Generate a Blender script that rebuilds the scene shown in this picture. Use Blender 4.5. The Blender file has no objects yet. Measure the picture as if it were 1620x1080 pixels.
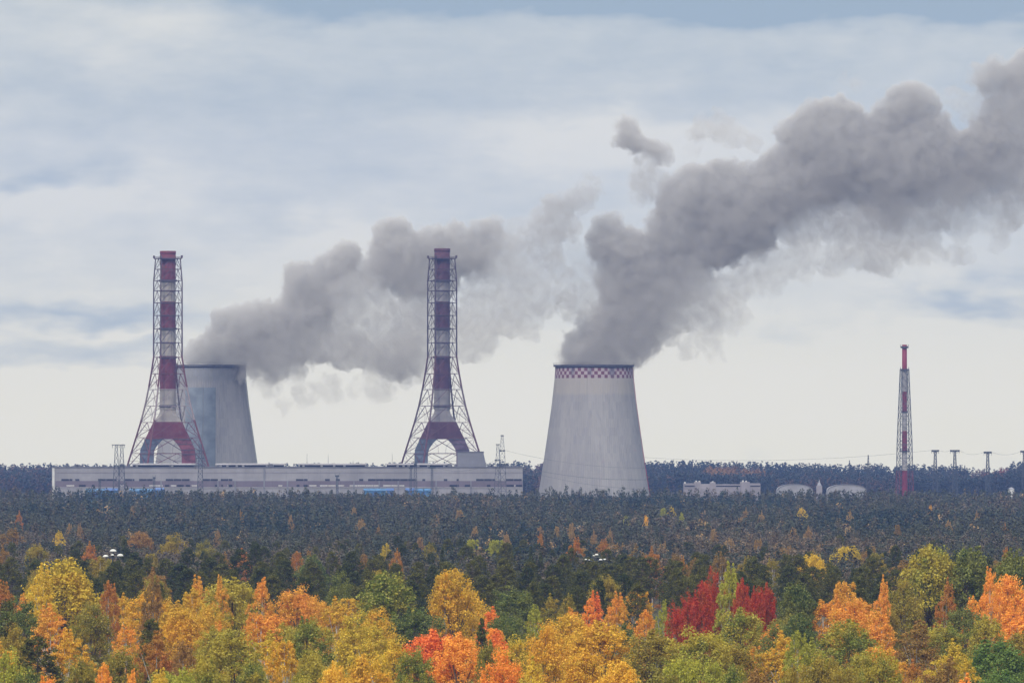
import bpy, math, random
import numpy as np
from mathutils import Vector, Matrix
R = math.radians
scene = bpy.context.scene
C = scene.collection

# ------------------------------------------------------------------ camera
K = 9.0e-5            # metres per photo pixel per metre of distance
CAMZ, HOR = 52.0, 684.0
cam_d = bpy.data.cameras.new('camera')
cam_d.lens = 36.0 / (1620 * K)
cam_d.sensor_width = 36.0
cam_d.clip_start = 1.0
cam_d.clip_end = 60000.0
cam = bpy.data.objects.new('camera', cam_d)
C.objects.link(cam)
cam.location = (0, 0, CAMZ)
cam.rotation_euler = (R(90) + math.atan((HOR - 540) * K), 0, 0)
scene.camera = cam

def px(x, d): return (x - 810) * K * d
def pz(y, d): return CAMZ - (y - HOR) * K * d

# ------------------------------------------------------------------ render settings
scene.view_settings.view_transform = 'Standard'
scene.view_settings.look = 'None'
scene.view_settings.exposure = 0.0
scene.view_settings.gamma = 1.0
scene.view_settings.use_curve_mapping = False
cy = scene.cycles
cy.use_denoising = True
cy.max_bounces = 6
cy.diffuse_bounces = 2
cy.glossy_bounces = 2
cy.transmission_bounces = 3
cy.transparent_max_bounces = 8
cy.volume_bounces = 1
cy.volume_max_steps = 256
cy.use_adaptive_sampling = True
cy.adaptive_threshold = 0.02

# ------------------------------------------------------------------ sky and sun
SUN_EL, SUN_AZ = R(40), R(-158)     # azimuth measured from +Y towards +X: sun behind the camera on the left
world = bpy.data.worlds.new('World')
scene.world = world
world.use_nodes = True
nt = world.node_tree
nt.nodes.clear()

class NB:
    """tiny helper for node graphs"""
    def __init__(s, tree): s.t = tree
    def n(s, kind, **kw):
        nd = s.t.nodes.new(kind)
        for k, v in kw.items():
            if k.startswith('_'):
                continue
            setattr(nd, k, v)
        return nd
    def put(s, sock, v):
        if hasattr(v, 'is_linked') or isinstance(v, bpy.types.NodeSocket): s.t.links.new(v, sock)
        else: sock.default_value = v
    def m(s, op, a, b=0.0, c=None, clamp=False):
        nd = s.n('ShaderNodeMath', operation=op, use_clamp=clamp)
        s.put(nd.inputs[0], a); s.put(nd.inputs[1], b)
        if c is not None: s.put(nd.inputs[2], c)
        return nd.outputs[0]
    def vm(s, op, a, b=(0, 0, 0)):
        nd = s.n('ShaderNodeVectorMath', operation=op)
        s.put(nd.inputs[0], a); s.put(nd.inputs[1], b)
        return nd.outputs['Value'] if op in ('LENGTH', 'DOT_PRODUCT', 'DISTANCE') else nd.outputs[0]
    def xyz(s, x, y, z):
        nd = s.n('ShaderNodeCombineXYZ')
        s.put(nd.inputs[0], x); s.put(nd.inputs[1], y); s.put(nd.inputs[2], z)
        return nd.outputs[0]
    def sep(s, v):
        nd = s.n('ShaderNodeSeparateXYZ'); s.put(nd.inputs[0], v)
        return nd.outputs
    def noise(s, vec, scale, detail=3.0, rough=0.55, color=False, lac=2.0):
        nd = s.n('ShaderNodeTexNoise')
        if vec is not None: s.put(nd.inputs['Vector'], vec)
        nd.inputs['Scale'].default_value = scale
        nd.inputs['Detail'].default_value = detail
        nd.inputs['Roughness'].default_value = rough
        nd.inputs['Lacunarity'].default_value = lac
        return nd.outputs['Color'] if color else nd.outputs[0]
    def mix(s, f, a, b, blend='MIX'):
        nd = s.n('ShaderNodeMix', data_type='RGBA', blend_type=blend)
        s.put(nd.inputs[0], f)
        for i, v in ((6, a), (7, b)):
            if isinstance(v, tuple) and len(v) == 3: v = (*v, 1.0)
            s.put(nd.inputs[i], v)
        return nd.outputs[2]
    def rng(s, v, a, b, c=0.0, d=1.0, smooth=True):
        nd = s.n('ShaderNodeMapRange', interpolation_type='SMOOTHSTEP' if smooth else 'LINEAR')
        s.put(nd.inputs[0], v)
        for i, q in ((1, a), (2, b), (3, c), (4, d)): s.put(nd.inputs[i], q)
        return nd.outputs[0]

def lin(r, g, b):
    f = lambda c: (c / 255 / 12.92) if c <= 10 else ((c / 255 + 0.055) / 1.055) ** 2.4
    return (f(r), f(g), f(b))

g = NB(nt)
sky = g.n('ShaderNodeTexSky', sky_type='NISHITA')
sky.sun_disc = False
sky.sun_elevation = SUN_EL
sky.sun_rotation = SUN_AZ
tc = g.n('ShaderNodeTexCoord').outputs['Generated']
dx, dy, dz = g.sep(tc)
dyc = g.m('MAXIMUM', g.m('ABSOLUTE', dy), 0.05)
# cloud deck seen low over the horizon: u along the horizon, v up
U = g.m('DIVIDE', dx, dyc)
V = g.m('DIVIDE', dz, dyc)
UV = g.xyz(U, V, 0.0)
warp = g.noise(g.xyz(g.m('MULTIPLY', U, 30.0), g.m('MULTIPLY', V, 80.0), 1.7), 1.0, 4.0, 0.6, color=True)
warp = g.vm('MULTIPLY', g.vm('SUBTRACT', warp, (0.5, 0.5, 0.5)), (0.050, 0.022, 0.0))
UVw = g.vm('ADD', UV, warp)
uw, vw, _ = g.sep(UVw)
def patch(cx, cyy, rx, ry, amp):
    a = g.m('DIVIDE', g.m('SUBTRACT', uw, (cx - 810) * K), rx * K)
    b = g.m('DIVIDE', g.m('SUBTRACT', vw, (HOR - cyy) * K), ry * K)
    q = g.m('ADD', g.m('MULTIPLY', a, a), g.m('MULTIPLY', b, b))
    return g.m('MULTIPLY', g.m('EXPONENT', g.m('MULTIPLY', q, -1.0)), amp)
def total(lst):
    acc = lst[0]
    for q in lst[1:]: acc = g.m('ADD', acc, q)
    return acc
blue = total([patch(1200, 0, 950, 46, 1.25), patch(450, 150, 440, 80, 0.30), patch(30, 262, 70, 28, 0.55), patch(520, 40, 160, 30, 0.35),
              patch(90, 505, 190, 22, 0.62), patch(120, 575, 160, 32, 0.55), patch(1430, 482, 100, 20, 0.6), patch(1130, 110, 500, 60, 0.25),
              patch(1560, 240, 120, 120, 0.35), patch(900, 420, 150, 90, 0.22), patch(430, 350, 90, 40, 0.22), patch(1600, 480, 60, 25, 0.4),
              patch(50, 120, 120, 60, 0.2), patch(600, 260, 300, 40, 0.15)])
light = total([patch(1000, 215, 230, 55, 0.55), patch(190, 60, 150, 60, 0.30), patch(520, 390, 130, 45, 0.5), patch(100, 300, 180, 40, 0.35),
               patch(150, 535, 130, 12, 0.35), patch(900, 640, 1400, 70, 0.55), patch(1250, 560, 260, 50, 0.25), patch(1400, 420, 150, 40, 0.15)])
streak = g.noise(g.xyz(g.m('MULTIPLY', U, 55.0), g.m('MULTIPLY', V, 260.0), 4.2), 1.0, 5.0, 0.6)
fluff = g.noise(g.xyz(g.m('MULTIPLY', U, 160.0), g.m('MULTIPLY', V, 330.0), 9.2), 1.0, 4.0, 0.55)
tex = g.m('ADD', g.m('MULTIPLY', g.m('SUBTRACT', streak, 0.5), 0.42), g.m('MULTIPLY', g.m('SUBTRACT', fluff, 0.5), 0.40))
fb = g.m('ADD', g.m('SUBTRACT', blue, g.m('MULTIPLY', light, 0.75)), g.m('ADD', tex, g.rng(V, 0.004, 0.052, 0.05, 0.20)), clamp=True)
base = g.mix(g.rng(V, 0.0, 0.036), lin(246, 241, 218), lin(226, 227, 220))
fl = g.m('MULTIPLY', light, 0.7, clamp=True)
base = g.mix(fl, base, lin(247, 242, 226))
cloud = g.mix(fb, base, lin(164, 182, 195))
# an overcast sky is brighter overhead than at the horizon
over = g.rng(dz, 0.10, 0.85, 1.0, 2.3)
bg1 = g.n('ShaderNodeBackground'); g.put(bg1.inputs[0], sky.outputs[0]); bg1.inputs[1].default_value = 0.10
bg2 = g.n('ShaderNodeBackground'); g.put(bg2.inputs[0], cloud); g.put(bg2.inputs[1], over)
mx = g.n('ShaderNodeMixShader'); mx.inputs[0].default_value = 0.96
nt.links.new(bg1.outputs[0], mx.inputs[1]); nt.links.new(bg2.outputs[0], mx.inputs[2])
wo = g.n('ShaderNodeOutputWorld'); nt.links.new(mx.outputs[0], wo.inputs[0])
world.cycles.sampling_method = 'MANUAL'
world.cycles.sample_map_resolution = 256

sun_d = bpy.data.lights.new('sun', 'SUN')
sun_d.energy = 2.4
sun_d.angle = R(10)
sun_d.color = (1.0, 0.93, 0.82)
sun = bpy.data.objects.new('sun', sun_d)
C.objects.link(sun)
sd = Vector((math.sin(SUN_AZ) * math.cos(SUN_EL), math.cos(SUN_AZ) * math.cos(SUN_EL), math.sin(SUN_EL)))
sun.rotation_euler = sd.to_track_quat('Z', 'Y').to_euler()
sun.location = sd * 500

# ------------------------------------------------------------------ helpers
def tag(o, label=None, cat=None, group=None, kind=None):
    if label: o['label'] = label
    if cat: o['category'] = cat
    if group: o['group'] = group
    if kind: o['kind'] = kind
    return o

def thing(name, label, cat, loc=(0, 0, 0), rz=0.0, group=None):
    o = bpy.data.objects.new(name, None)
    C.objects.link(o)
    o.location = loc
    o.rotation_euler = (0, 0, rz)
    return tag(o, label, cat, group)

def mesh_obj(name, verts, faces, mats, parent=None, smooth=False, midx=None):
    me = bpy.data.meshes.new(name)
    me.from_pydata([tuple(v) for v in verts], [], faces)
    if not isinstance(mats, (list, tuple)): mats = [mats]
    for m in mats: me.materials.append(m)
    if midx is not None: me.polygons.foreach_set('material_index', midx)
    if smooth: me.polygons.foreach_set('use_smooth', [True] * len(me.polygons))
    me.update()
    o = bpy.data.objects.new(name, me)
    C.objects.link(o)
    o.parent = parent
    return o

class MB:
    """collects shapes into one mesh"""
    def __init__(s): s.v, s.f, s.mi = [], [], []
    def add(s, vs, fs, mi=0):
        b = len(s.v)
        s.v += [tuple(v) for v in vs]
        s.f += [tuple(b + i for i in f) for f in fs]
        s.mi += [mi] * len(fs)
        return s
    def box(s, x0, x1, y0, y1, z0, z1, mi=0):
        vs = [(x, y, z) for z in (z0, z1) for y in (y0, y1) for x in (x0, x1)]
        return s.add(vs, [(0, 2, 3, 1), (4, 5, 7, 6), (0, 1, 5, 4), (2, 6, 7, 3), (0, 4, 6, 2), (1, 3, 7, 5)], mi)
    def bar(s, a, b, r, mi=0, n=4, r2=None):
        a, b = Vector(a), Vector(b)
        d = (b - a)
        if d.length < 1e-6: return s
        d.normalize()
        u = d.cross(Vector((0, 0, 1)) if abs(d.z) < 0.95 else Vector((1, 0, 0))).normalized()
        w = d.cross(u)
        r2 = r if r2 is None else r2
        vs = []
        for p, q in ((a, r), (b, r2)):
            for i in range(n):
                t = 2 * math.pi * (i + .5) / n
                vs.append(p + (u * math.cos(t) + w * math.sin(t)) * q)
        fs = [(i, (i + 1) % n, n + (i + 1) % n, n + i) for i in range(n)]
        fs += [tuple(range(n - 1, -1, -1)), tuple(range(n, 2 * n))]
        return s.add(vs, fs, mi)
    def lathe(s, prof, n=32, mi=0, c=(0, 0), ph=0.0):
        vs, fs = [], []
        for (r, z) in prof:
            for i in range(n):
                t = 2 * math.pi * i / n + ph
                vs.append((c[0] + r * math.cos(t), c[1] + r * math.sin(t), z))
        for k in range(len(prof) - 1):
            for i in range(n):
                j = (i + 1) % n
                fs.append((k * n + i, k * n + j, (k + 1) * n + j, (k + 1) * n + i))
        return s.add(vs, fs, mi)
    def loft(s, secs, mi=0, caps=True):
        n = len(secs[0]); vs, fs = [], []
        for q in secs: vs += list(q)
        for k in range(len(secs) - 1):
            for i in range(n):
                j = (i + 1) % n
                fs.append((k * n + i, k * n + j, (k + 1) * n + j, (k + 1) * n + i))
        if caps:
            fs.append(tuple(range(n - 1, -1, -1))); fs.append(tuple(range((len(secs) - 1) * n, len(secs) * n)))
        return s.add(vs, fs, mi)
    def build(s, name, mats, parent=None, smooth=False):
        return mesh_obj(name, s.v, s.f, mats, parent, smooth, s.mi)

def material(name, builder, rough=0.8):
    m = bpy.data.materials.new(name)
    m.use_nodes = True
    t = m.node_tree
    bs = t.nodes['Principled BSDF']
    bs.inputs['Roughness'].default_value = rough
    bs.inputs['Specular IOR Level'].default_value = 0.25
    q = NB(t)
    col = builder(q, bs)
    if col is not None:
        if isinstance(col, tuple): col = (*col, 1.0)
        q.put(bs.inputs['Base Color'], col)
    return m

def plain(name, c, var=0.25, scale=0.15, rough=0.8, metal=0.0):
    def b(q, bs):
        o = q.n('ShaderNodeTexCoord').outputs['Object']
        f = q.noise(o, scale, 5.0, 0.65)
        bs.inputs['Metallic'].default_value = metal
        return q.mix(q.rng(f, 0.3, 0.7), tuple(v * (1 - var) for v in c), tuple(min(1, v * (1 + var)) for v in c))
    return material(name, b, rough)

# ------------------------------------------------------------------ ground
def gh(x, y):
    """terrain height"""
    t = min(max((y - 5500) / 1500.0, 0), 1)
    s = t * t * (3 - 2 * t)
    return 5.0 * s + 1.2 * s * math.sin(x / 140.0 + 1.0)
def ground_mat(q, bs):
    o = q.n('ShaderNodeTexCoord').outputs['Object']
    a = q.noise(o, 0.02, 6.0, 0.6)
    b = q.noise(o, 0.8, 4.0, 0.7)
    c1 = q.mix(q.rng(a, 0.35, 0.65), (0.055, 0.060, 0.022), (0.13, 0.095, 0.045))
    return q.mix(q.rng(b, 0.3, 0.7), c1, (0.035, 0.04, 0.018))
M_ground = material('grassland', ground_mat, 0.95)
xs = np.linspace(-2400, 2400, 61); ys = np.linspace(-400, 7180, 121)
gv = [(x, y, gh(x, y)) for y in ys for x in xs]
gf = [(j * 61 + i, j * 61 + i + 1, (j + 1) * 61 + i + 1, (j + 1) * 61 + i) for j in range(120) for i in range(60)]
tag(mesh_obj('ground', gv, gf, M_ground, smooth=True), 'flat dry grassland under the forest reaching to the horizon', 'ground', kind='structure')

# ------------------------------------------------------------------ structure materials
def banded(name, bands, red, white, below, tint=0.0):
    """paint bands by world height; bands = list of heights where the paint changes, top first, first band is red"""
    def b(q, bs):
        geo = q.n('ShaderNodeNewGeometry').outputs['Position']
        x, y, z = q.sep(geo)
        wear = q.noise(geo, 0.22, 5.0, 0.7)
        stain = q.noise(q.vm('MULTIPLY', geo, (0.9, 0.9, 0.07)), 1.0, 4.0, 0.6)
        cols = [red, white]
        cur = q.mix(0.0, red, red)
        for i, h in enumerate(bands):
            nxt = below if i == len(bands) - 1 else cols[(i + 1) % 2]
            cur = q.mix(q.m('LESS_THAN', z, h), cur, nxt)
        cur = q.mix(q.rng(wear, 0.45, 0.75, 0.0, 0.35), cur, (0.20, 0.13, 0.11))
        return q.mix(q.rng(stain, 0.5, 0.8, 0.0, 0.4), cur, (0.10, 0.07, 0.08))
    return material(name, b, 0.75)
DC = 5000.0
hb = [pz(v, DC) for v in (445, 477, 520, 563, 615, 667, 694)]
RED, WHT, GRB = (0.22, 0.03, 0.05), (0.33, 0.30, 0.275), (0.13, 0.15, 0.19)
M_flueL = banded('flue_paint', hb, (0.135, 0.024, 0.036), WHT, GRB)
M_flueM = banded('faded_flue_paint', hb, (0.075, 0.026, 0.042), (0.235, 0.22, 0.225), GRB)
hl = [pz(v, DC) for v in (445, 520, 562, 612, 664, 735)]
def lattice_paint(name, dk, red, white):
    def b(q, bs):
        geo = q.n('ShaderNodeNewGeometry').outputs['Position']
        z = q.sep(geo)[2]
        cur = q.mix(0.0, dk, dk)
        for h, c in ((hl[2], red), (hl[3], white), (hl[4], red), (hl[5], red)):
            cur = q.mix(q.m('LESS_THAN', z, h), cur, c)
        f = q.noise(geo, 0.3, 4.0, 0.7)
        return q.mix(q.rng(f, 0.4, 0.8, 0, .5), cur, (0.13, 0.10, 0.10))
    return material(name, b, 0.6)
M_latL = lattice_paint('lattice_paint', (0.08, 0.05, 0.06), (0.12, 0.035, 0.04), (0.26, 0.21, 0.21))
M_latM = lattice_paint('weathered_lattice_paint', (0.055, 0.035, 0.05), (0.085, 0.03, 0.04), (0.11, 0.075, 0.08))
M_dark = plain('dark_steel', (0.06, 0.055, 0.07), 0.3, 0.3, 0.6)
M_duct = plain('duct_cladding', (0.10, 0.12, 0.16), 0.35, 0.18, 0.7)
M_ductred = plain('red_duct_cladding', (0.17, 0.05, 0.065), 0.5, 0.16, 0.7)
M_pyl = plain('galvanised_steel', (0.055, 0.065, 0.08), 0.25, 0.5, 0.6, 0.2)
M_wire = plain('aluminium_cable', (0.08, 0.085, 0.10), 0.1, 0.5, 0.5, 0.3)
M_white = plain('white_panel', (0.55, 0.54, 0.53), 0.12, 0.2)
M_glass = plain('dark_glazing', (0.018, 0.02, 0.03), 0.3, 0.4, 0.5)

# ------------------------------------------------------------------ flue gas chimneys in lattice towers
LV = [409, 426, 444, 460, 479, 499, 520, 542, 565, 591, 616, 642, 668, 692, 717, 741, 768, 799.5]
HW = [(395, 20), (410, 20), (444, 23), (565, 23), (591, 27), (616, 31.5), (642, 37), (668, 44), (692, 51.5), (717, 59.5), (735, 65), (800, 85)]
def lattice_chimney(cx, label, M_flue, M_lat, M_right, y0=0):
    s = K * DC
    X = px(cx, DC)
    root = thing('lattice_chimney', label, 'chimney', (X, DC, 0), 0, 'twin lattice chimneys of the power station')
    th = R(24)
    def corner(k, yp):
        hw = np.interp(yp, [a for a, b in HW], [b for a, b in HW]) * s / math.cos(th)
        t = -th + k * math.pi / 2
        return Vector((hw * math.cos(t), hw * math.sin(t), pz(yp, DC)))
    for k in range(4):
        b = MB()
        for i in range(len(LV) - 1):
            r = 0.40 + 0.022 * i
            b.bar(corner(k, LV[i]), corner(k, LV[i + 1]), r, n=6)
        b.build('leg', M_lat, root)
    for k in range(4):
        b = MB()
        for i in range(len(LV)):
            c0, c1 = corner(k, LV[i]), corner(k + 1, LV[i])
            b.bar(c0, c1, 0.34 if i < 9 else 0.30)
            if i + 1 < len(LV):
                l0, l1 = corner(k, LV[i + 1]), corner(k + 1, LV[i + 1])
                mu, ml = (c0 + c1) / 2, (l0 + l1) / 2
                if i < 8:
                    b.bar(l0, mu, 0.21); b.bar(l1, mu, 0.21); b.bar(mu, ml, 0.13)
                else:
                    b.bar(l0, mu, 0.27); b.bar(l1, mu, 0.27)
                    # secondary bracing in the tall panels
                    q0, q1 = (l0 + mu) / 2, (l1 + mu) / 2
                    b.bar(q0, (c0 + l0) / 2, 0.13); b.bar(q1, (c1 + l1) / 2, 0.13)
                    b.bar(q0, c0, 0.13) if i > 10 else None
                    b.bar(q1, c1, 0.13) if i > 10 else None
                    b.bar(q0, (l0 + ml) / 2, 0.12); b.bar(q1, (l1 + ml) / 2, 0.12)
        b.build('bracing', M_lat, root)
    # round flue
    top = 397 if cx < 400 else 393
    prof = [(4.9, pz(top + 6, DC)), (5.2, pz(top + 6, DC)), (5.75, pz(top + 5, DC)), (5.75, pz(top, DC)), (5.0, pz(top, DC)), (5.0, pz(top + 14, DC))]
    MB().lathe(prof, 28).build('rim', M_flue, root, True)
    fl = MB()
    pr = [(5.0, pz(top + 4, DC)), (5.55, pz(top + 4, DC))] + [(5.55, pz(v, DC)) for v in (444, 520, 562)] + [(5.75, pz(600, DC)), (5.85, pz(648, DC))]
    fl.lathe(pr, 28)
    fl.build('flue', M_flue, root, True)
    # working platform at the top
    p = MB()
    zt = pz(409, DC)
    hwp = 22.5 * s / math.cos(th)
    sq = [Vector((hwp * math.cos(-th + k * math.pi / 2), hwp * math.sin(-th + k * math.pi / 2), 0)) for k in range(4)]
    p.loft([[v + Vector((0, 0, zt - .35)) for v in sq], [v + Vector((0, 0, zt + .25)) for v in sq]])
    for k in range(4):
        a, c = sq[k], sq[(k + 1) % 4]
        for hgt in (.7, 1.3): p.bar(a + Vector((0, 0, zt + hgt)), c + Vector((0, 0, zt + hgt)), 0.09)
        for i in range(5):
            v = a.lerp(c, i / 5)
            p.bar(v + Vector((0, 0, zt)), v + Vector((0, 0, zt + 1.3)), 0.09)
        p.box(a.x - .7, a.x + .7, a.y - .7, a.y + .7, zt + .26, zt + 2.2)
    p.build('platform', M_lat, root)
    # guide rings tying flue to lattice
    for i, yp in enumerate(LV[2:12]):
        z = pz(yp, DC)
        b = MB()
        big = yp in (444, 520, 565, 642)
        rr, hh = (6.5, 0.7) if big else (6.05, 0.35)
        b.lathe([(5.3, z - hh), (rr, z - hh), (rr, z + hh), (5.3, z + hh)], 24)
        for k in range(4):
            c = corner(k, yp); d = Vector((c.x, c.y, 0)).normalized()
            b.bar((d.x * 5.6, d.y * 5.6, z), c, 0.14)
        b.build('guide_ring', M_dark if big else M_lat, root)
    # transition piece where the flue widens and splits
    def sec(hx, hy, z, cxx=0.0, ch=0.30):
        c = ch * min(hx, hy)
        return [Vector((cxx + a, b, z)) for a, b in ((hx - c, -hy), (hx, -hy + c), (hx, hy - c), (hx - c, hy), (-hx + c, hy), (-hx, hy - c), (-hx, -hy + c), (-hx + c, -hy))]
    tr = MB()
    tr.loft([sec(5.3, 5.3, pz(648, DC), ch=.55), sec(6.2, 5.5, pz(655, DC), ch=.5), sec(10.3, 5.6, pz(668, DC), ch=.3), sec(13.2, 5.6, pz(682, DC), ch=.15), sec(16.0, 5.6, pz(694.5, DC), ch=.1)][::-1])
    tr.build('transition_piece', M_flue, root)
    for sg in (-1, 1):
        path = [(9.8, 694.4, 6.2), (12.2, 702, 5.2), (14.4, 711, 4.85), (14.9, 718, 4.75), (14.9, 799.6, 4.75)]
        d = MB(); secs = []
        for (cxm, yp, hw) in path:
            secs.append([Vector((sg * cxm + a, b, pz(yp, DC))) for a, b in ((hw, -5.0), (hw, 5.0), (-hw, 5.0), (-hw, -5.0))])
        d.loft(secs[::-1])
        du = d.build('duct', M_duct if sg < 0 else M_right, root)
        for (cxm, yp, hw) in path[:4] + [(14.9, 735, 4.75)]:
            e = MB()
            z = pz(yp, DC) - 0.2
            x0, x1 = sorted((sg * cxm - hw - .18, sg * cxm + hw + .18))
            for q in ((x0, x1, -5.25, -5.003), (x0, x1, 5.003, 5.25)): e.box(q[0], q[1], q[2], q[3], z - .22, z + .22)
            for xx in (x0, x1): e.box(xx - .06, xx + .06, -5.25, 5.25, z - .2, z + .2)
            e.build('flange', M_dark, du)
    return root

lattice_chimney(265.5, 'red and white chimney in a lattice tower in front of the left cooling tower', M_flueL, M_latL, M_ductred)
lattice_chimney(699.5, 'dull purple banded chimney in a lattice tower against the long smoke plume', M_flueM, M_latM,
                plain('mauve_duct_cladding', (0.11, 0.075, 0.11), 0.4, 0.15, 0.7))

# ------------------------------------------------------------------ cooling towers
DT = 5110.0
CT = [(577.5, 61.0), (600, 62.3), (640, 66.7), (700, 75.2), (735, 80.4), (770, 86.0), (796, 90.5)]
def tower_mat(name, checker):
    def b(q, bs):
        o = q.n('ShaderNodeTexCoord').outputs['Object']
        x, y, z = q.sep(o)
        ang = q.m('ARCTAN2', y, x)
        zt = pz(577.5, DT); s = K * DT
        rows = q.m('DIVIDE', q.m('SUBTRACT', zt, z), s)       # photo-pixel-sized units down from the rim
        big = q.noise(q.vm('MULTIPLY', o, (1, 1, 0.35)), 0.035, 4.0, 0.6)
        fine = q.noise(q.vm('MULTIPLY', o, (1, 1, 0.15)), 0.45, 5.0, 0.7)
        c = q.mix(q.rng(big, 0.35, 0.65), (0.28, 0.27, 0.27), (0.335, 0.32, 0.315))
        # cladding sheets: columns by angle, courses by height, each a slightly different grey
        cols = q.m('FLOOR', q.m('MULTIPLY', ang, 15.2789)); crs = q.m('FLOOR', q.m('DIVIDE', z, 6.2))
        wn = q.n('ShaderNodeTexWhiteNoise', noise_dimensions='2D'); q.put(wn.inputs['Vector'], q.xyz(cols, crs, 0.0))
        c = q.mix(q.m('MULTIPLY', wn.outputs['Value'], 0.25), c, (0.16, 0.16, 0.185))
        c = q.mix(q.rng(fine, 0.5, 0.75, 0.0, 0.35), c, (0.13, 0.13, 0.15))
        # vertical ribs of the sheet cladding
        rib = q.m('SINE', q.m('MULTIPLY', ang, 144.0))
        c = q.mix(q.rng(rib, 0.4, 1.0, 0.0, 0.10), c, (0.11, 0.11, 0.13))
        wav = q.m('MULTIPLY', q.m('SUBTRACT', q.noise(q.xyz(q.m('MULTIPLY', ang, 2.2), 0.0, 0.0), 1.0, 4.0, 0.6), 0.5), 36.0)
        if checker:
            # paler tan newer concrete at the top, under the painted band
            c = q.mix(q.rng(q.m('ADD', rows, q.m('MULTIPLY', wav, 0.2)), 42, 50, 0.55, 0.0), c, (0.37, 0.33, 0.29))
            u = q.m('FLOOR', q.m('MULTIPLY', ang, 36.0 / math.pi))
            v = q.m('FLOOR', q.m('DIVIDE', q.m('SUBTRACT', rows, 4.5), 5.4))
            ck = q.m('MODULO', q.m('ABSOLUTE', q.m('ADD', u, v)), 2.0)
            band = q.mix(ck, (0.32, 0.265, 0.28), (0.12, 0.04, 0.055))
            inb = q.m('MULTIPLY', q.m('GREATER_THAN', rows, 4.5), q.m('LESS_THAN', rows, 20.7))
            c = q.mix(inb, c, band)
            # soot hanging down in scallops below the rim
            depth = q.m('ADD', 17.0, wav)
            soot = q.rng(q.m('SUBTRACT', rows, depth), -9, 2.5, 0.72, 0.0)
            c = q.mix(q.m('MULTIPLY', soot, q.rng(wav, -1.0, 4.0)), c, (0.085, 0.08, 0.10))
            # red spray marks
            rn = q.noise(o, 0.085, 5.0, 0.7)
            side = q.rng(x, -5, 28)
            c = q.mix(q.m('MULTIPLY', q.m('MULTIPLY', q.rng(rn, 0.60, 0.72), side), 0.5), c, (0.36, 0.07, 0.11))
        else:
            c = q.mix(q.rng(q.m('ADD', rows, q.m('MULTIPLY', wav, 1.0)), 18, 34, 0.5, 0.0), c, (0.16, 0.17, 0.19))
        c = q.mix(q.rng(rows, 3.5, 5.0, 0.85, 0.0), c, (0.07, 0.07, 0.08))
        streak = q.noise(q.xyz(q.m('MULTIPLY', ang, 26.0), 0.0, q.m('MULTIPLY', z, 0.02)), 1.0, 4.0, 0.6)
        c = q.mix(q.rng(streak, 0.55, 0.75, 0.0, 0.30), c, (0.10, 0.10, 0.12))
        bp = q.n('ShaderNodeBump'); bp.inputs['Strength'].default_value = 0.25; bp.inputs['Distance'].default_value = 0.5
        q.put(bp.inputs['Height'], rib); q.t.links.new(bp.outputs[0], bs.inputs['Normal'])
        return c
    return material(name, b, 0.85)
def cooling_tower(cx, label, checker, rot):
    s = K * DT
    root = thing('cooling_tower', label, 'cooling tower', (px(cx, DT), DT, 0), 0, 'cooling towers of the power station')
    n = 48
    prof = [(hw * s, pz(yp, DT)) for yp, hw in CT][::-1]
    full = prof + [(prof[-1][0] - 1.2, prof[-1][1]), (prof[-1][0] - 1.0, prof[-1][1] - 40)]
    mt = tower_mat('checkered_tower_cladding' if checker else 'sooty_tower_cladding', checker)
    MB().lathe([(r, z) for r, z in full], n, ph=rot).build('shell', mt, root, True)
    r0 = prof[-1][0]; zt = prof[-1][1]
    rim = MB().lathe([(r0 - 1.3, zt - 1.2), (r0 + 1.4, zt - 1.2), (r0 + 1.4, zt + 0.25), (r0 - 1.3, zt + 0.25)], n)
    rim.build('rim_walkway', M_dark if checker else plain('weathered_rim', (0.11, 0.11, 0.125), 0.3), root)
    rl = MB()
    for i in range(n):
        t, t2 = 2 * math.pi * i / n, 2 * math.pi * (i + 1) / n
        a = Vector(((r0 + 1.3) * math.cos(t), (r0 + 1.3) * math.sin(t), zt + .26)); c = Vector(((r0 + 1.3) * math.cos(t2), (r0 + 1.3) * math.sin(t2), zt + .26))
        rl.bar(a, a + Vector((0, 0, 1.2)), 0.07); rl.bar(a + Vector((0, 0, 1.2)), c + Vector((0, 0, 1.2)), 0.07)
    rl.build('railing', M_dark, root)
    # ladder way running down the side
    la = -0.06 if checker else 0.02
    lad = MB()
    for j in (-.05, 0.0):
        pts = [Vector(((r + .35) * math.cos(la + j * .35), (r + .35) * math.sin(la + j * .35), z)) for r, z in prof]
        for a, c in zip(pts[:-1], pts[1:]): lad.bar(a, c, 0.3)
    lad.build('ladder', plain('red_ladder_paint', (0.30, 0.05, 0.06), 0.3) if checker else plain('green_ladder_paint', (0.04, 0.09, 0.08), 0.3), root)
    return root
cooling_tower(939.5, 'pale cooling tower with a red and white checkered rim standing alone', True, 0.0)
tl = cooling_tower(326.0, 'sooty grey cooling tower behind the red and white chimney', False, 0.03)
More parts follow.
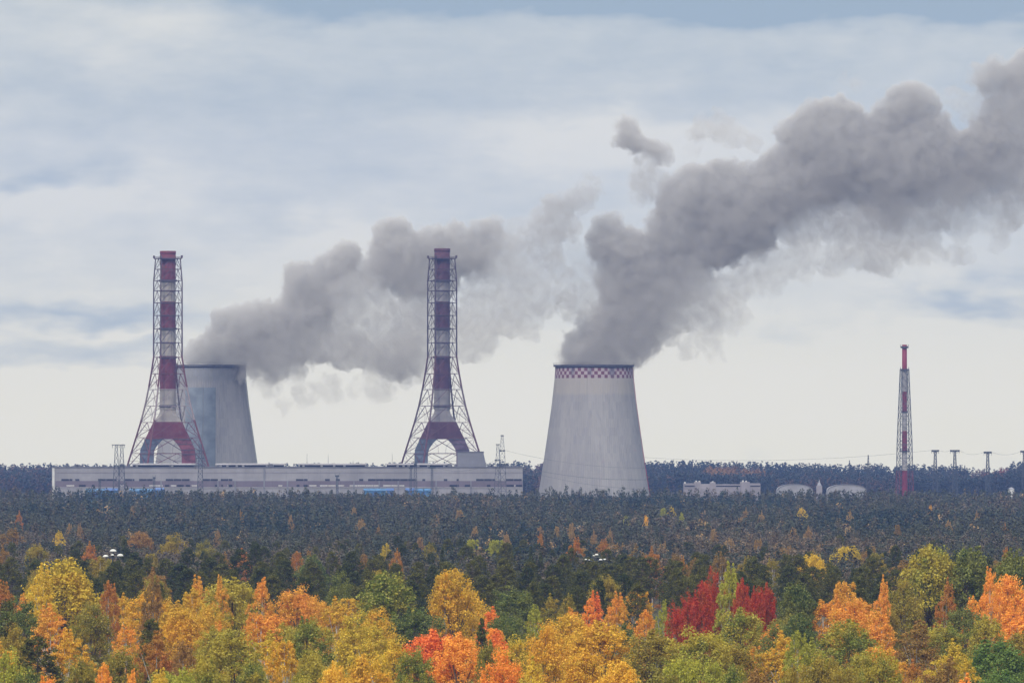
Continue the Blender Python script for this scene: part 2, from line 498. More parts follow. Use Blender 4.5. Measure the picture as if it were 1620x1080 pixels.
# darker cladding field on the front of the left tower
M_panel = plain('dark_blue_cladding', (0.17, 0.195, 0.225), 0.22, 0.12, 0.7)
s_ = K * DT
pn = MB()
CTy = [a for a, b_ in CT]; CTr = [b_ for a, b_ in CT]
def on_shell(xo, yp, off):
    r = np.interp(yp, CTy, CTr) * s_ + off
    x = xo * s_
    return (x, -math.sqrt(max(r * r - x * x, 0.0)), pz(yp, DT))
for (xa, xb) in ((-30, -2), (-1.2, 18)):
    for i in range(6):
        for j in range(8):
            u0, u1 = xa + (xb - xa) * i / 6, xa + (xb - xa) * (i + 1) / 6
            v0, v1 = 613 + (796 - 613) * j / 8, 613 + (796 - 613) * (j + 1) / 8
            q = [on_shell(u0, v1, .35), on_shell(u1, v1, .35), on_shell(u1, v0, .35), on_shell(u0, v0, .35)]
            w = [on_shell(u0, v1, .02), on_shell(u1, v1, .02), on_shell(u1, v0, .02), on_shell(u0, v0, .02)]
            fs = [(0, 1, 2, 3)]
            if i == 0: fs.append((0, 3, 7, 4))
            if i == 5: fs.append((1, 5, 6, 2))
            if j == 0: fs.append((3, 2, 6, 7))
            pn.add(q + w, fs)
pn.build('dark_cladding_field', M_panel, tl)

# ------------------------------------------------------------------ main building of the power station
DB = 4900.0
bX = lambda v: px(v, DB)
bZ = lambda v: pz(v, DB)
def facade_mat(name, c, hl_=0.25):
    def b(q, bs):
        o = q.n('ShaderNodeTexCoord').outputs['Object']
        x, y, z = q.sep(o)
        f = q.noise(q.vm('MULTIPLY', o, (1, 1, 0.5)), 0.06, 5.0, 0.65)
        g1 = q.mix(q.rng(f, 0.3, 0.7), tuple(v * .85 for v in c), tuple(v * 1.12 for v in c))
        wn = q.n('ShaderNodeTexWhiteNoise', noise_dimensions='2D')
        q.put(wn.inputs['Vector'], q.xyz(q.m('FLOOR', q.m('DIVIDE', x, 6.0)), q.m('FLOOR', q.m('DIVIDE', z, 1.8)), 0.0))
        g2 = q.mix(q.m('MULTIPLY', wn.outputs['Value'], hl_), g1, tuple(v * .68 for v in c))
        st = q.noise(q.vm('MULTIPLY', o, (0.6, 0.6, 0.03)), 1.0, 3.0, 0.6)
        return q.mix(q.rng(st, 0.55, 0.8, 0.0, 0.4), g2, tuple(v * .5 for v in c))
    return material(name, b, 0.85)
M_wall = facade_mat('pale_concrete_panels', (0.27, 0.26, 0.275))
M_band = facade_mat('mauve_wall_panels', (0.15, 0.125, 0.15))
M_blk = facade_mat('grey_block_panels', (0.20, 0.20, 0.225), 0.3)
M_roof = plain('bitumen_roof', (0.12, 0.12, 0.135), 0.3, 0.1)
hall = thing('power_station_hall', 'long low pale concrete power station hall in front of the chimneys', 'building', (0, DB, 0))
y0, y1 = 0.0, 70.0
b = MB()
b.box(bX(82), bX(827), y0, y1, 0, bZ(739.2))
b.build('wall', M_wall, hall)
b = MB(); b.box(bX(81.6), bX(827.4), -.5, 70.5, bZ(739.2) + .01, bZ(738.2)); b.build('parapet', M_roof, hall)
MB().box(bX(88), bX(826.5), -.35, -.01, bZ(770.5), bZ(760.3)).build('spandrel_band', M_band, hall)
MB().box(bX(83), bX(86.5), -.6, -.01, 0, bZ(740)).build('stair_tower_strip', M_white, hall)
rnd = random.Random(5)
def strips(spans, ya, yb, yf, m, name):
    for a, c in spans:
        w = MB()
        x = bX(a)
        while x < bX(c) - .1:                       # panes between mullions
            x2 = min(x + 5.6, bX(c))
            w.box(x + .12, x2 - .12, yf - .12, yf - .005, bZ(yb), bZ(ya))
            x = x2
        w.build(name, m, hall)
strips([(97, 115), (119, 126), (155, 185), (197, 213), (220, 242), (262, 301), (320, 345), (349, 368), (468, 487), (514, 522), (531, 538), (568, 575),
        (582, 658), (668, 673), (702, 708), (722, 726), (753, 783), (800, 826)], 757.2, 760.6, 0.0, M_glass, 'window')
strips([(125, 136), (145, 150), (261, 268), (280, 291), (294, 301), (340, 344), (350, 353), (361, 368), (469, 474), (480, 487), (711, 726), (735, 744), (770, 776),
        (801, 813), (816, 826)], 766.3, 769.6, -.35, M_glass, 'window')
strips([(105, 118), (190, 196), (236, 258), (270, 279), (303, 312), (489, 501), (506, 545), (553, 600), (606, 640), (813.5, 815.5), (360, 366), (440, 447)], 767.0, 768.6, -.35, M_white, 'bright_window')
# seams of the wall panels and lesser marks
for v in (747.5,):
    MB().box(bX(90), bX(827), -.12, -.004, bZ(v) - .12, bZ(v) + .12).build('wall_seam', M_band, hall)
MB().box(bX(88), bX(826.5), -.5, -.01, bZ(771.2), bZ(770.6)).build('cornice', M_white, hall)
for v in (255, 345, 372, 418, 455, 533, 560, 600, 630, 690, 745):
    MB().box(bX(v) - .5, bX(v) + .5, -.9, -.62, 0, bZ(760 if v != 418 else 739)).build('downpipe', M_blk, hall)
# roof lanterns
for (a, c, ya) in ((207, 308, 732.2), (340, 450, 732.6), (471, 579, 732.2), (609, 715, 732.0)):
    w = MB(); w.box(bX(a) + 1, bX(c) - 1, 8, 30, bZ(738.2) + .01, bZ(735.2)); w.build('roof_lantern', M_glass, hall)
    w = MB(); w.box(bX(a), bX(c), 6.5, 31.5, bZ(735.2) + .01, bZ(732.9)); w.build('lantern_roof', plain('pale_lantern_sheet', (0.42, 0.40, 0.41), 0.15), hall)
    x = bX(a) + 3
    while x < bX(c) - 3:
        if rnd.random() < .65: MB().box(x, x + 1.6, 7.7, 7.97, bZ(738.0), bZ(735.5)).build('lantern_pier', M_white, hall)
        x += rnd.uniform(3.2, 9)
blk = MB()
blk.box(bX(723.5), bX(765), 4, 34, bZ(738.2) + .02, bZ(715))
blk.build('roof_block', M_blk, hall)
MB().box(bX(723), bX(765.5), 3.6, 34.4, bZ(715) + .01, bZ(714)).build('block_coping', M_roof, hall)
sl = MB(); z0, z1 = bZ(738.1), bZ(718)
sl.add([(bX(765) + .02, 4.5, z0), (bX(769.5), 4.5, z0), (bX(765) + .02, 4.5, z1), (bX(765) + .02, 20, z0), (bX(769.5), 20, z0), (bX(765) + .02, 20, z1)],
       [(0, 1, 2), (3, 5, 4), (0, 3, 4, 1), (1, 4, 5, 2), (0, 2, 5, 3)])
sl.build('block_buttress', M_blk, hall)
rc = MB()
for i in range(70):
    xx = rnd.uniform(95, 822)
    if 205 < xx < 716 and rnd.random() < .85 or 722 < xx < 770: continue
    rc.box(bX(xx), bX(xx) + rnd.uniform(.6, 3.5), 3, 6, bZ(738.2) + .02, bZ(738.2) + rnd.uniform(.6, 2.1))
rc.build('roof_vents', M_roof, hall)
for (v, t) in ((485, 717), (518.5, 719), (620, 717), (558, 728), (88, 735)):
    MB().bar((bX(v), 12, bZ(738.2)), (bX(v), 12, bZ(t)), 0.16, n=6, r2=.08).build('antenna', M_dark, hall)

# ------------------------------------------------------------------ low buildings and masts about the plant
M_blue = plain('blue_sheet', (0.055, 0.15, 0.29), 0.5, 0.3, 0.5)
M_blued = plain('dark_blue_sheet', (0.06, 0.12, 0.30), 0.3, 0.3, 0.6)
def shed(a, c, label, ya=770.3, d=4840):
    t = thing('blue_shed', label, 'shed', (px((a + c) / 2, d), d, 0), 0, 'blue sheet metal sheds in front of the hall')
    w = (c - a) / 2 * K * d; h = pz(ya + 3.2, d)
    MB().box(-w, w, 0, 14, 0, h - 1.0).build('wall', M_blue, t)
    r = MB(); r.add([(-w - .4, -.5, h - 1), (w + .4, -.5, h - 1), (w + .4, 14.5, h - 1), (-w - .4, 14.5, h - 1), (-w - .4, 7, h + .6), (w + .4, 7, h + .6)],
                    [(0, 1, 5, 4), (2, 3, 4, 5), (0, 4, 3), (1, 2, 5), (0, 3, 2, 1)])
    r.build('roof', M_blue if (c - a) > 20 else M_blued, t)
    q = MB(); n = max(1, int(w / 5))
    for i in range(n):
        xx = -w + (2 * i + 1) * w / n
        q.box(xx - 1.4, xx + 1.4, -.2, -.01, h - 4.5, h - 1.6)
    q.build('door', M_blued, t)
shed(136, 164, 'long bright blue shed left of the portal pylon, before the hall', 771)
shed(166, 186, 'small blue shed touching the foot of the portal pylon', 770)
shed(205, 243, 'longest bright blue shed right of the portal pylon, before the hall', 771)
shed(245, 258, 'small dark blue roofed shed at the right end of the longest blue shed', 769.5)
shed(576, 610, 'bright blue shed left of the middle chimney foot, before the hall', 770.5)
shed(612, 622, 'tiny dark roofed blue shed left of the middle chimney foot', 770.2)
shed(642, 655, 'narrow pale blue shed beneath the middle chimney', 770)
shed(658, 682, 'blue shed directly below the middle chimney flue', 770.8)

def lattice_mast(t, hs, z0, z1, w0, w1, r=.16, cx=0.0, levels=None, name='mast', m=None):
    b = MB()
    n = levels or max(3, int((z1 - z0) / (2.2 * max((w0 + w1) / 2, .8))))
    L = [z0 + (z1 - z0) * (1 - (1 - i / n) ** 1.15) for i in range(n + 1)]
    def c(k, z):
        f = (z - z0) / (z1 - z0); w = w0 + (w1 - w0) * f
        sx, sy = ((-1, -1), (1, -1), (1, 1), (-1, 1))[k % 4]
        return Vector((cx + sx * w, sy * w, z))
    for k in range(4):
        for i in range(n):
            b.bar(c(k, L[i]), c(k, L[i + 1]), r)
            b.bar(c(k, L[i]), c(k + 1, L[i + 1]), r * .6)
            b.bar(c(k + 1, L[i]), c(k, L[i + 1]), r * .6)
            b.bar(c(k, L[i + 1]), c(k + 1, L[i + 1]), r * .6)
    return b.build(name, m or M_pyl, t)

def arm(t, z, x0, x1, h=.9, dep=.9, r=.14, name='crossarm'):
    b = MB(); n = max(2, int(abs(x1 - x0) / 1.6))
    for sy in (-dep, dep):
        b.bar((x0, sy * .3, z), (x1, sy * .3, z), r); b.bar((x0, sy * .3, z - h * .25), (x1, sy * .3, z - h * .25), r)
        for i in range(n):
            xa, xb = x0 + (x1 - x0) * i / n, x0 + (x1 - x0) * (i + 1) / n
            b.bar((xa, sy * .3, z), (xb, sy * .3, z - h * .25), r * .8)
    o = b.build(name, M_pyl, t)
    return o
def insulators(t, z, xs_, ln=2.2):
    for x in xs_:
        b = MB()
        for i in range(6): b.lathe([(.05, z - ln * i / 6), (.26, z - ln * (i + .3) / 6), (.05, z - ln * (i + .8) / 6)], 8, c=(x, 0))
        b.bar((x, 0, z), (x, 0, z - ln), .06)
        b.build('insulator', M_dark, t)

DP = 4700.0; sp = K * DP
# portal pylon, left
t = thing('portal_pylon', 'twin-legged portal pylon standing before the left end of the hall', 'pylon', (px(188, DP), DP, 0), 0.0)
for (ct, cb) in ((-3.5, -4.2), (4.8, 4.8)):
    lattice_mast(t, 0, 0, pz(703.5, DP), 2.9, .75, .17, cx=(ct + cb) / 2 * sp, name='mast')
arm(t, pz(703, DP), -11 * sp, 10 * sp, 1.6)
arm(t, pz(736, DP), -9 * sp, 9.5 * sp, 2.4, r=.22)
insulators(t, pz(703.4, DP), [-10 * sp, 0.5 * sp, 9 * sp])
# faint pylon before the left chimney's right foot
t = thing('lattice_pylon', 'slim blue-grey pylon in front of the left chimney\'s right foot', 'pylon', (px(317, DP), DP, 0), 0.0)
lattice_mast(t, 0, 0, pz(702, DP), 2.4, .7, .17)
for v, w in ((712, 6), (724, 7), (736, 8)):
    arm(t, pz(v, DP), -w * sp, w * sp, 1.2)
    insulators(t, pz(v + .6, DP), [-w * .9 * sp, w * .9 * sp])
# pair at the right end of the hall
t = thing('lattice_pylon', 'tallest grey pylon rising above the right end of the hall', 'pylon', (px(794.5, DP), DP, 0), 0.0)
lattice_mast(t, 0, 0, pz(712, DP), 3.3, 1.6, .2); lattice_mast(t, 0, pz(712, DP), pz(688, DP), 1.5, .55, .16, name='peak')
arm(t, pz(688.5, DP), -2.6 * sp, 2.6 * sp, 1.4, r=.25); arm(t, pz(712, DP), -4.8 * sp, 4.6 * sp, 2.2, r=.26); arm(t, pz(734, DP), -9 * sp, 9.5 * sp, 2.5, r=.26)
insulators(t, pz(734.5, DP), [-8 * sp, 8 * sp])
t = thing('lattice_pylon', 'shorter pylon touching the left side of the tallest pylon', 'pylon', (px(787.5, DP), DP + 25, 0), 0.0)
lattice_mast(t, 0, 0, pz(703, DP), 3.1, .7, .19)
arm(t, pz(702.6, DP), -3.2 * sp, 3.2 * sp, 1.2, r=.2); arm(t, pz(727, DP), -5.0 * sp, 4.6 * sp, 2.4, r=.24)
insulators(t, pz(727.5, DP), [-4.4 * sp, 4.4 * sp])
# poles before the hall
def pole(x, ya, label, w=2.2, d=4760, dish=False, hw=.9):
    t = thing('steel_pole', label, 'pole', (px(x, d), d, 0), 0, 'steel poles standing before the hall')
    lattice_mast(t, 0, 0, pz(ya, d), hw, hw * .6, .2)
    b = MB(); z = pz(ya, d); b.box(-w, w, -.8, .8, z, z + 1.2); b.bar((-w, 0, z + 1.2), (-w, 0, z + 2.4), .15); b.bar((w, 0, z + 1.2), (w, 0, z + 2.4), .15)
    b.build('head_frame', M_pyl, t)
pole(650, 741, 'left of three blue-grey lattice poles below the middle chimney', 1.5)
pole(657.2, 735, 'tallest of the lattice poles below the middle chimney', 1.0, hw=1.3)
pole(683.5, 740.5, 'T-headed lattice pole right below the middle chimney flue', 2.6)
pole(533.5, 754, 'short pole against the hall between the two chimneys', 1.4)
pole(158, 762, 'short pole beside the left blue shed', .9)
pole(244, 757, 'short pole behind the longest blue shed', .9)

DR = 5250.0; sr = K * DR
def tee(x, ya, label, w=6.2, hb=4.6, d=DR):
    s = K * d
    t = thing('tee_pylon', label, 'pylon', (px(x, d), d, 0), 0, 'T-shaped pylons at the right forest edge')
    lattice_mast(t, 0, 0, pz(ya + .5, d), hb * s, 1.3 * s, .34)
    arm(t, pz(ya, d), -w * s, w * s, 3.4, r=.42)
    insulators(t, pz(ya + .6, d), [-w * .92 * s, -w * .45 * s, w * .45 * s, w * .92 * s])
tee(1479.5, 712, 'T-shaped pylon nearest the red and white mast', 6)
tee(1510.5, 712, 'widest T-shaped pylon, second right of the red and white mast', 7.6)
tee(1562.5, 714.5, 'T-shaped pylon beside the reddish clearing in the far forest', 6.4)
tee(1620.5, 713, 'T-shaped pylon cut by the right edge of the picture', 6.4)
t = thing('lattice_pylon', 'pointed pylon left of the red and white mast', 'pylon', (px(1373.5, DR), DR, 0), 0)
lattice_mast(t, 0, 0, pz(719.5, DR), 4.2 * sr, .4 * sr, .24)
arm(t, pz(733, DR), -4.5 * sr, 4.5 * sr, 1.5, r=.2); arm(t, pz(743, DR), -5.5 * sr, 5.5 * sr, 1.5, r=.2)
t = thing('lattice_pylon', 'faint small pylon left of the pointed pylon', 'pylon', (px(1359, DR), DR + 150, 0), 0)
lattice_mast(t, 0, 0, pz(729, DR), 2.5 * sr, .4 * sr, .17); arm(t, pz(736, DR), -3 * sr, 3 * sr, 1.2)

# small red and white chimney, right
def mast_mat(q, bs):
    z = q.sep(q.n('ShaderNodeNewGeometry').outputs['Position'])[2]
    cur = q.mix(0.0, (0.20, 0.022, 0.04), (0.20, 0.022, 0.04))
    for i, v in enumerate((584, 619.5, 651, 681.5, 713, 744)):
        cur = q.mix(q.m('LESS_THAN', z, pz(v, 5100)), cur, (0.38, 0.36, 0.36) if i % 2 == 0 else (0.20, 0.022, 0.04))
    return cur
M_mast = material('mast_paint', mast_mat, 0.6)
def foot_mat(q, bs):
    z = q.sep(q.n('ShaderNodeNewGeometry').outputs['Position'])[2]
    return q.mix(q.m('LESS_THAN', z, pz(744, 5100)), (0.085, 0.09, 0.10), (0.13, 0.035, 0.05))
M_foot = material('mast_lattice_paint', foot_mat, 0.6)
dm = 5100.0; sm = K * dm
t = thing('lattice_chimney', 'slim red and white chimney in a narrow lattice by the right forest', 'chimney', (px(1431, dm), dm, 0), R(12))
MB().lathe([(0.9, pz(545, dm)), (1.75, pz(545, dm)), (1.8, pz(584, dm)), (1.8, pz(640, dm)), (2.0, pz(745, dm)), (2.3, 0)], 18).build('flue', M_mast, t, True)
for v, r, h in ((548.5, 3.0, .9), (584, 3.3, .7), (651, 2.6, .5), (713, 3.0, .5)):
    b = MB().lathe([(1.5, pz(v, dm) - h), (r, pz(v, dm) - h), (r, pz(v, dm) + h * .4), (1.5, pz(v, dm) + h * .4)], 16)
    for i in range(8):
        a = i * math.pi / 4; b.bar((r * math.cos(a), r * math.sin(a), pz(v, dm)), (r * math.cos(a), r * math.sin(a), pz(v, dm) + 1.7), .1)
    b.build('platform', M_dark, t)
b = MB()
lv = [584, 596, 608, 619, 632, 645, 658, 671, 684, 697, 710, 724, 738, 755, 775, 795]
hwm = lambda v: np.interp(v, [584, 700, 740, 797], [6.8, 11.6, 12.4, 14]) * sm * .84
cm = lambda k, v: Vector((hwm(v) * ((-1, 1, 1, -1)[k % 4]), hwm(v) * ((-1, -1, 1, 1)[k % 4]), pz(v, dm)))
for k in range(4):
    lg = MB()
    for i in range(len(lv) - 1):
        lg.bar(cm(k, lv[i]), cm(k, lv[i + 1]), .32)
        b.bar(cm(k, lv[i]), cm(k + 1, lv[i + 1]), .2); b.bar(cm(k + 1, lv[i]), cm(k, lv[i + 1]), .17); b.bar(cm(k, lv[i + 1]), cm(k + 1, lv[i + 1]), .2)
    lg.build('leg', M_foot, t)
for v in (703,):
    for k in range(4): b.bar(cm(k, v) * 1.0, cm(k + 1, v), .3)
b.build('bracing', M_foot, t)

# low pale building right of the checkered tower
dl = 5150.0; lX = lambda v: px(v, dl); lZ = lambda v: pz(v, dl)
t = thing('low_building', 'low whitish building with stepped roof among trees right of the checkered tower', 'building', (0, dl, 0))
M_pw = facade_mat('whitewashed_wall', (0.30, 0.275, 0.30), .5)
for (a, c, v) in ((1082, 1104, 764.5), (1099, 1109, 762), (1109.1, 1124, 765.5), (1124.1, 1132, 762.5), (1132.1, 1172, 766), (1172.1, 1186, 762), (1186.1, 1203, 764.5)):
    MB().box(lX(a), lX(c), 0 if v > 763 else -.5, 25 if v > 763 else 24, 0, lZ(v)).build('wall', M_pw, t)
for (a, c) in ((1083, 1103), (1133, 1171), (1187, 1202)):
    MB().box(lX(a), lX(c), -.15, -.01, lZ(769.5), lZ(767.6)).build('window', M_glass, t)
for (a, v) in ((1084, 762), (1102, 760), (1107, 760.3), (1128, 761), (1176, 759.5), (1181, 760)):
    MB().bar((lX(a), 10, lZ(766)), (lX(a), 10, lZ(v)), .7, n=8).build('vent_pipe', M_white, t)
# arched tents
M_tent = plain('tent_fabric', (0.30, 0.295, 0.32), 0.15, 0.12)
def tent(a, c, v, label):
    cx = (a + c) / 2; w = (c - a) / 2 * sr
    t = thing('arched_tent', label, 'tent', (px(cx, dl), dl + 20, 0), 0, 'pale arched tents beyond the middle forest')
    n = 20; base = lZ(776); top = lZ(v) - base
    prof = [(-w * math.cos(math.pi * i / n), base + top * math.sin(math.pi * i / n) ** .9) for i in range(n + 1)]
    b = MB(); secs = [[Vector((x, y, z)) for x, z in prof] + [Vector((w, y, 0)), Vector((-w, y, 0))] for y in (0, 8, 16, 24)]
    b.loft(secs); b.build('canopy', M_tent, t)
    e = MB()
    for i in range(n):
        e.bar((prof[i][0], -.2, prof[i][1]), (prof[i + 1][0], -.2, prof[i + 1][1]), .3)
    e.build('front_arch', M_blk, t)
tent(1232, 1287, 766, 'wide pale arched tent, left one beyond the middle forest')
tent(1312, 1372, 766.3, 'pale arched tent nearer the red and white mast')
t = thing('steeple', 'small pale pointed spire between the two arched tents', 'spire', (px(1296, dl), dl, 0))
MB().lathe([(0.05, lZ(758)), (.35, lZ(760)), (.6, lZ(763)), (1.2, lZ(765)), (1.7, lZ(768))], 8).build('spire', M_tent, t)
MB().box(-2.1, 2.1, -2.1, 2.1, 0, lZ(768) - .01).build('wall', M_pw, t)
t = thing('utility_hut', 'small white hut at the forest edge under the rightmost pylons', 'hut', (px(1600, dl), dl, 0))
MB().box(-2, 2, 0, 5, 0, lZ(773)).build('wall', M_white, t)
MB().add([(-2.3, -.3, lZ(773) + .01), (2.3, -.3, lZ(773) + .01), (2.3, 5.3, lZ(773) + .01), (-2.3, 5.3, lZ(773) + .01), (0, 2.5, lZ(770))], [(0, 1, 4), (1, 2, 4), (2, 3, 4), (3, 0, 4), (0, 3, 2, 1)]).build('roof', M_tent, t)

# ------------------------------------------------------------------ cables
def cable(p0, p1, sag, label, r=.10):
    b = MB(); n = 24; pts = []
    p0, p1 = Vector(p0), Vector(p1)
    for i in range(n + 1):
        f = i / n; p = p0.lerp(p1, f); p.z -= 4 * sag * f * (1 - f); pts.append(p)
    for a, c in zip(pts[:-1], pts[1:]): b.bar(a, c, r)
    tag(b.build('power_cable', M_wire), label, 'cable', 'power cables')
W = lambda x, y, d: (px(x, d), d, pz(y, d))
cable(W(799, 712, DP), W(1120, 735, 4500), 6, 'upper cable running right from the tallest pylon above the checkered tower', .07)
cable(W(803, 733, DP), W(1100, 752, 4500), 6, 'cable crossing the lower half of the checkered cooling tower', .12)
cable(W(803, 736, DP + 20), W(1100, 772, 4480), 6, 'cable crossing just above the foot of the checkered cooling tower', .09)
cable(W(688, 738, DP), W(784, 727, DP), 5, 'cable from the middle chimney foot to the paired pylons', .08)
cable(W(1000, 722, 5400), W(1473, 712, DR), 5, 'cable reaching left from the first T-shaped pylon', .08)
cable(W(1485, 712, DR), W(1504, 712, DR), 1, 'short cable between the first two T-shaped pylons', .08)
cable(W(1517, 712, DR), W(1557, 714.5, DR), 2.5, 'cable between the widest and the next T-shaped pylon', .08)
cable(W(1568, 714.5, DR), W(1616, 713, DR), 2.5, 'cable to the T-shaped pylon at the picture edge', .08)

#@@TREES
# ------------------------------------------------------------------ foliage
def foliage_mat(name, a, b_, c_, nscale=0.22, trans=0.34, var=0.24):
    """leaf colours: a and b_ in patches through the crown, single leaves leaning to c_"""
    m = bpy.data.materials.new(name); m.use_nodes = True
    t = m.node_tree; t.nodes.clear(); q = NB(t)
    o = q.n('ShaderNodeTexCoord').outputs['Object']
    oi = q.n('ShaderNodeObjectInfo')
    off = q.vm('ADD', o, q.xyz(q.m('MULTIPLY', oi.outputs['Random'], 90.0), 0.0, 0.0))
    f = q.noise(off, nscale, 3.0, 0.6)
    at = q.n('ShaderNodeAttribute', attribute_name='tint')
    tint = at.outputs['Fac']
    sh = q.m('ADD', f, q.m('MULTIPLY', q.m('SUBTRACT', oi.outputs['Random'], 0.5), 0.22))
    col = q.mix(q.rng(sh, 0.38, 0.62), a, b_)
    col = q.mix(q.m('MULTIPLY', q.rng(tint, 0.5, 1.0), 0.6), col, c_)
    hsv = q.n('ShaderNodeHueSaturation')
    q.put(hsv.inputs['Value'], q.rng(tint, 0.0, 1.0, 1 - var, 1 + var, smooth=False)); q.put(hsv.inputs['Color'], col)
    di = q.n('ShaderNodeBsdfDiffuse'); tr = q.n('ShaderNodeBsdfTranslucent'); mxs = q.n('ShaderNodeMixShader')
    q.put(di.inputs[0], hsv.outputs[0]); q.put(tr.inputs[0], hsv.outputs[0]); mxs.inputs[0].default_value = trans
    t.links.new(di.outputs[0], mxs.inputs[1]); t.links.new(tr.outputs[0], mxs.inputs[2])
    out = q.n('ShaderNodeOutputMaterial'); t.links.new(mxs.outputs[0], out.inputs[0])
    return m
FM = {
 'gold':      foliage_mat('gold_leaves', (0.74, 0.40, 0.04), (0.62, 0.40, 0.045), (0.82, 0.52, 0.09)),
 'brightgold':foliage_mat('bright_gold_leaves', (0.90, 0.50, 0.05), (0.85, 0.52, 0.06), (0.92, 0.60, 0.11)),
 'yellow':    foliage_mat('yellow_leaves', (0.74, 0.50, 0.05), (0.50, 0.38, 0.045), (0.84, 0.60, 0.10)),
 'orange':    foliage_mat('orange_leaves', (0.84, 0.36, 0.06), (0.70, 0.38, 0.05), (0.88, 0.46, 0.11)),
 'brightorange': foliage_mat('bright_orange_leaves', (0.95, 0.38, 0.06), (0.93, 0.44, 0.06), (0.95, 0.52, 0.12)),
 'redorange': foliage_mat('red_orange_leaves', (0.86, 0.21, 0.055), (0.92, 0.36, 0.05), (0.93, 0.38, 0.11), 0.10),
 'crimson':   foliage_mat('crimson_leaves', (0.50, 0.055, 0.03), (0.42, 0.10, 0.035), (0.56, 0.15, 0.06)),
 'rust':      foliage_mat('rust_leaves', (0.52, 0.20, 0.05), (0.42, 0.21, 0.045), (0.58, 0.28, 0.08)),
 'brown':     foliage_mat('brown_leaves', (0.38, 0.21, 0.06), (0.27, 0.18, 0.05), (0.42, 0.25, 0.09)),
 'olive':     foliage_mat('olive_leaves', (0.24, 0.215, 0.04), (0.38, 0.27, 0.04), (0.46, 0.37, 0.09)),
 'greenyellow': foliage_mat('green_yellow_leaves', (0.18, 0.22, 0.04), (0.46, 0.36, 0.045), (0.50, 0.43, 0.11)),
 'lime':      foliage_mat('lime_leaves', (0.42, 0.40, 0.05), (0.34, 0.34, 0.05), (0.56, 0.52, 0.11)),
 'green':     foliage_mat('green_leaves', (0.10, 0.14, 0.038), (0.19, 0.20, 0.045), (0.32, 0.32, 0.10)),
 'freshgreen':foliage_mat('fresh_green_leaves', (0.10, 0.18, 0.045), (0.16, 0.23, 0.05), (0.26, 0.34, 0.10)),
 'pine':      foliage_mat('pine_needles', (0.088, 0.096, 0.024), (0.125, 0.120, 0.028), (0.18, 0.165, 0.05), var=.4),
 'darkpine':  foliage_mat('dark_pine_needles', (0.048, 0.064, 0.022), (0.070, 0.080, 0.024), (0.13, 0.135, 0.05), var=.4),
 'tan':       foliage_mat('tan_leaves', (0.34, 0.21, 0.10), (0.40, 0.27, 0.11), (0.50, 0.35, 0.17)),
}
ADJ = {'gold': 'golden', 'brightgold': 'bright golden', 'yellow': 'yellow', 'orange': 'orange', 'brightorange': 'bright orange', 'redorange': 'red-orange',
       'crimson': 'crimson', 'rust': 'rust-coloured', 'brown': 'brownish', 'olive': 'olive', 'greenyellow': 'green-yellow', 'lime': 'lime-yellow',
       'green': 'green', 'freshgreen': 'fresh green', 'pine': 'dark green', 'darkpine': 'blackish green', 'tan': 'tan'}
M_bark = plain('brown_bark', (0.10, 0.075, 0.055), 0.35, 1.5)
M_birch = plain('birch_bark', (0.45, 0.43, 0.40), 0.4, 1.2)

def leaf_cloud(rs, cen, rad, per, size, up=0.35):
    """numpy quads: per leaves on each clump, facing mostly outwards"""
    n = len(cen)
    c = np.repeat(cen, per, 0); r = np.repeat(rad, per)
    d = rs.normal(size=(n * per, 3)); d /= np.linalg.norm(d, axis=1)[:, None]
    rr = r * np.clip(.25 + .75 * rs.random(n * per) ** .6 + .12 * rs.normal(size=n * per), 0, 1.4)
    sc = np.array([1, 1, .85])
    p = c + d * rr[:, None] * sc
    nr = d + rs.normal(size=d.shape) * .38 + np.array([0, 0, up]); nr /= np.linalg.norm(nr, axis=1)[:, None]
    a = np.cross(nr, rs.normal(size=d.shape)); a /= np.linalg.norm(a, axis=1)[:, None]
    b = np.cross(nr, a)
    s = size * (0.6 + .8 * rs.random(n * per))[:, None]
    asp = (0.5 + .5 * rs.random(n * per))[:, None]
    v = np.stack([p - a * s * .5, p + b * s * asp * .5, p + a * s * .5, p - b * s * asp * .5], 1)
    return v.reshape(-1, 3)

def quads_mesh(name, v, mat, tint, trunk=None, tmat=None, smooth=False):
    nq = len(v) // 4
    me = bpy.data.meshes.new(name)
    tv = trunk.v if trunk else []; tf = trunk.f if trunk else []
    allv = np.concatenate([v, np.array(tv).reshape(-1, 3)]) if tv else v
    me.vertices.add(len(allv)); me.vertices.foreach_set('co', allv.astype(np.float32).ravel())
    loops = np.arange(nq * 4, dtype=np.int32); starts = np.arange(nq, dtype=np.int32) * 4
    tl_, ts_ = [], []
    cur = nq * 4
    for f in tf:
        ts_.append(cur); cur += len(f); tl_ += [i + nq * 4 for i in f]
    loops = np.concatenate([loops, np.array(tl_, dtype=np.int32)]) if tf else loops
    starts = np.concatenate([starts, np.array(ts_, dtype=np.int32)]) if tf else starts
    me.loops.add(len(loops)); me.loops.foreach_set('vertex_index', loops)
    me.polygons.add(len(starts)); me.polygons.foreach_set('loop_start', starts)
    me.materials.append(mat)
    if tf:
        me.materials.append(tmat)
        mi = np.zeros(len(starts), dtype=np.int32); mi[nq:] = 1
        me.polygons.foreach_set('material_index', mi)
    me.update(calc_edges=True)
    at = me.attributes.new('tint', 'FLOAT', 'FACE')
    tt = np.zeros(len(starts), dtype=np.float32); tt[:nq] = tint
    at.data.foreach_set('value', tt)
    return me

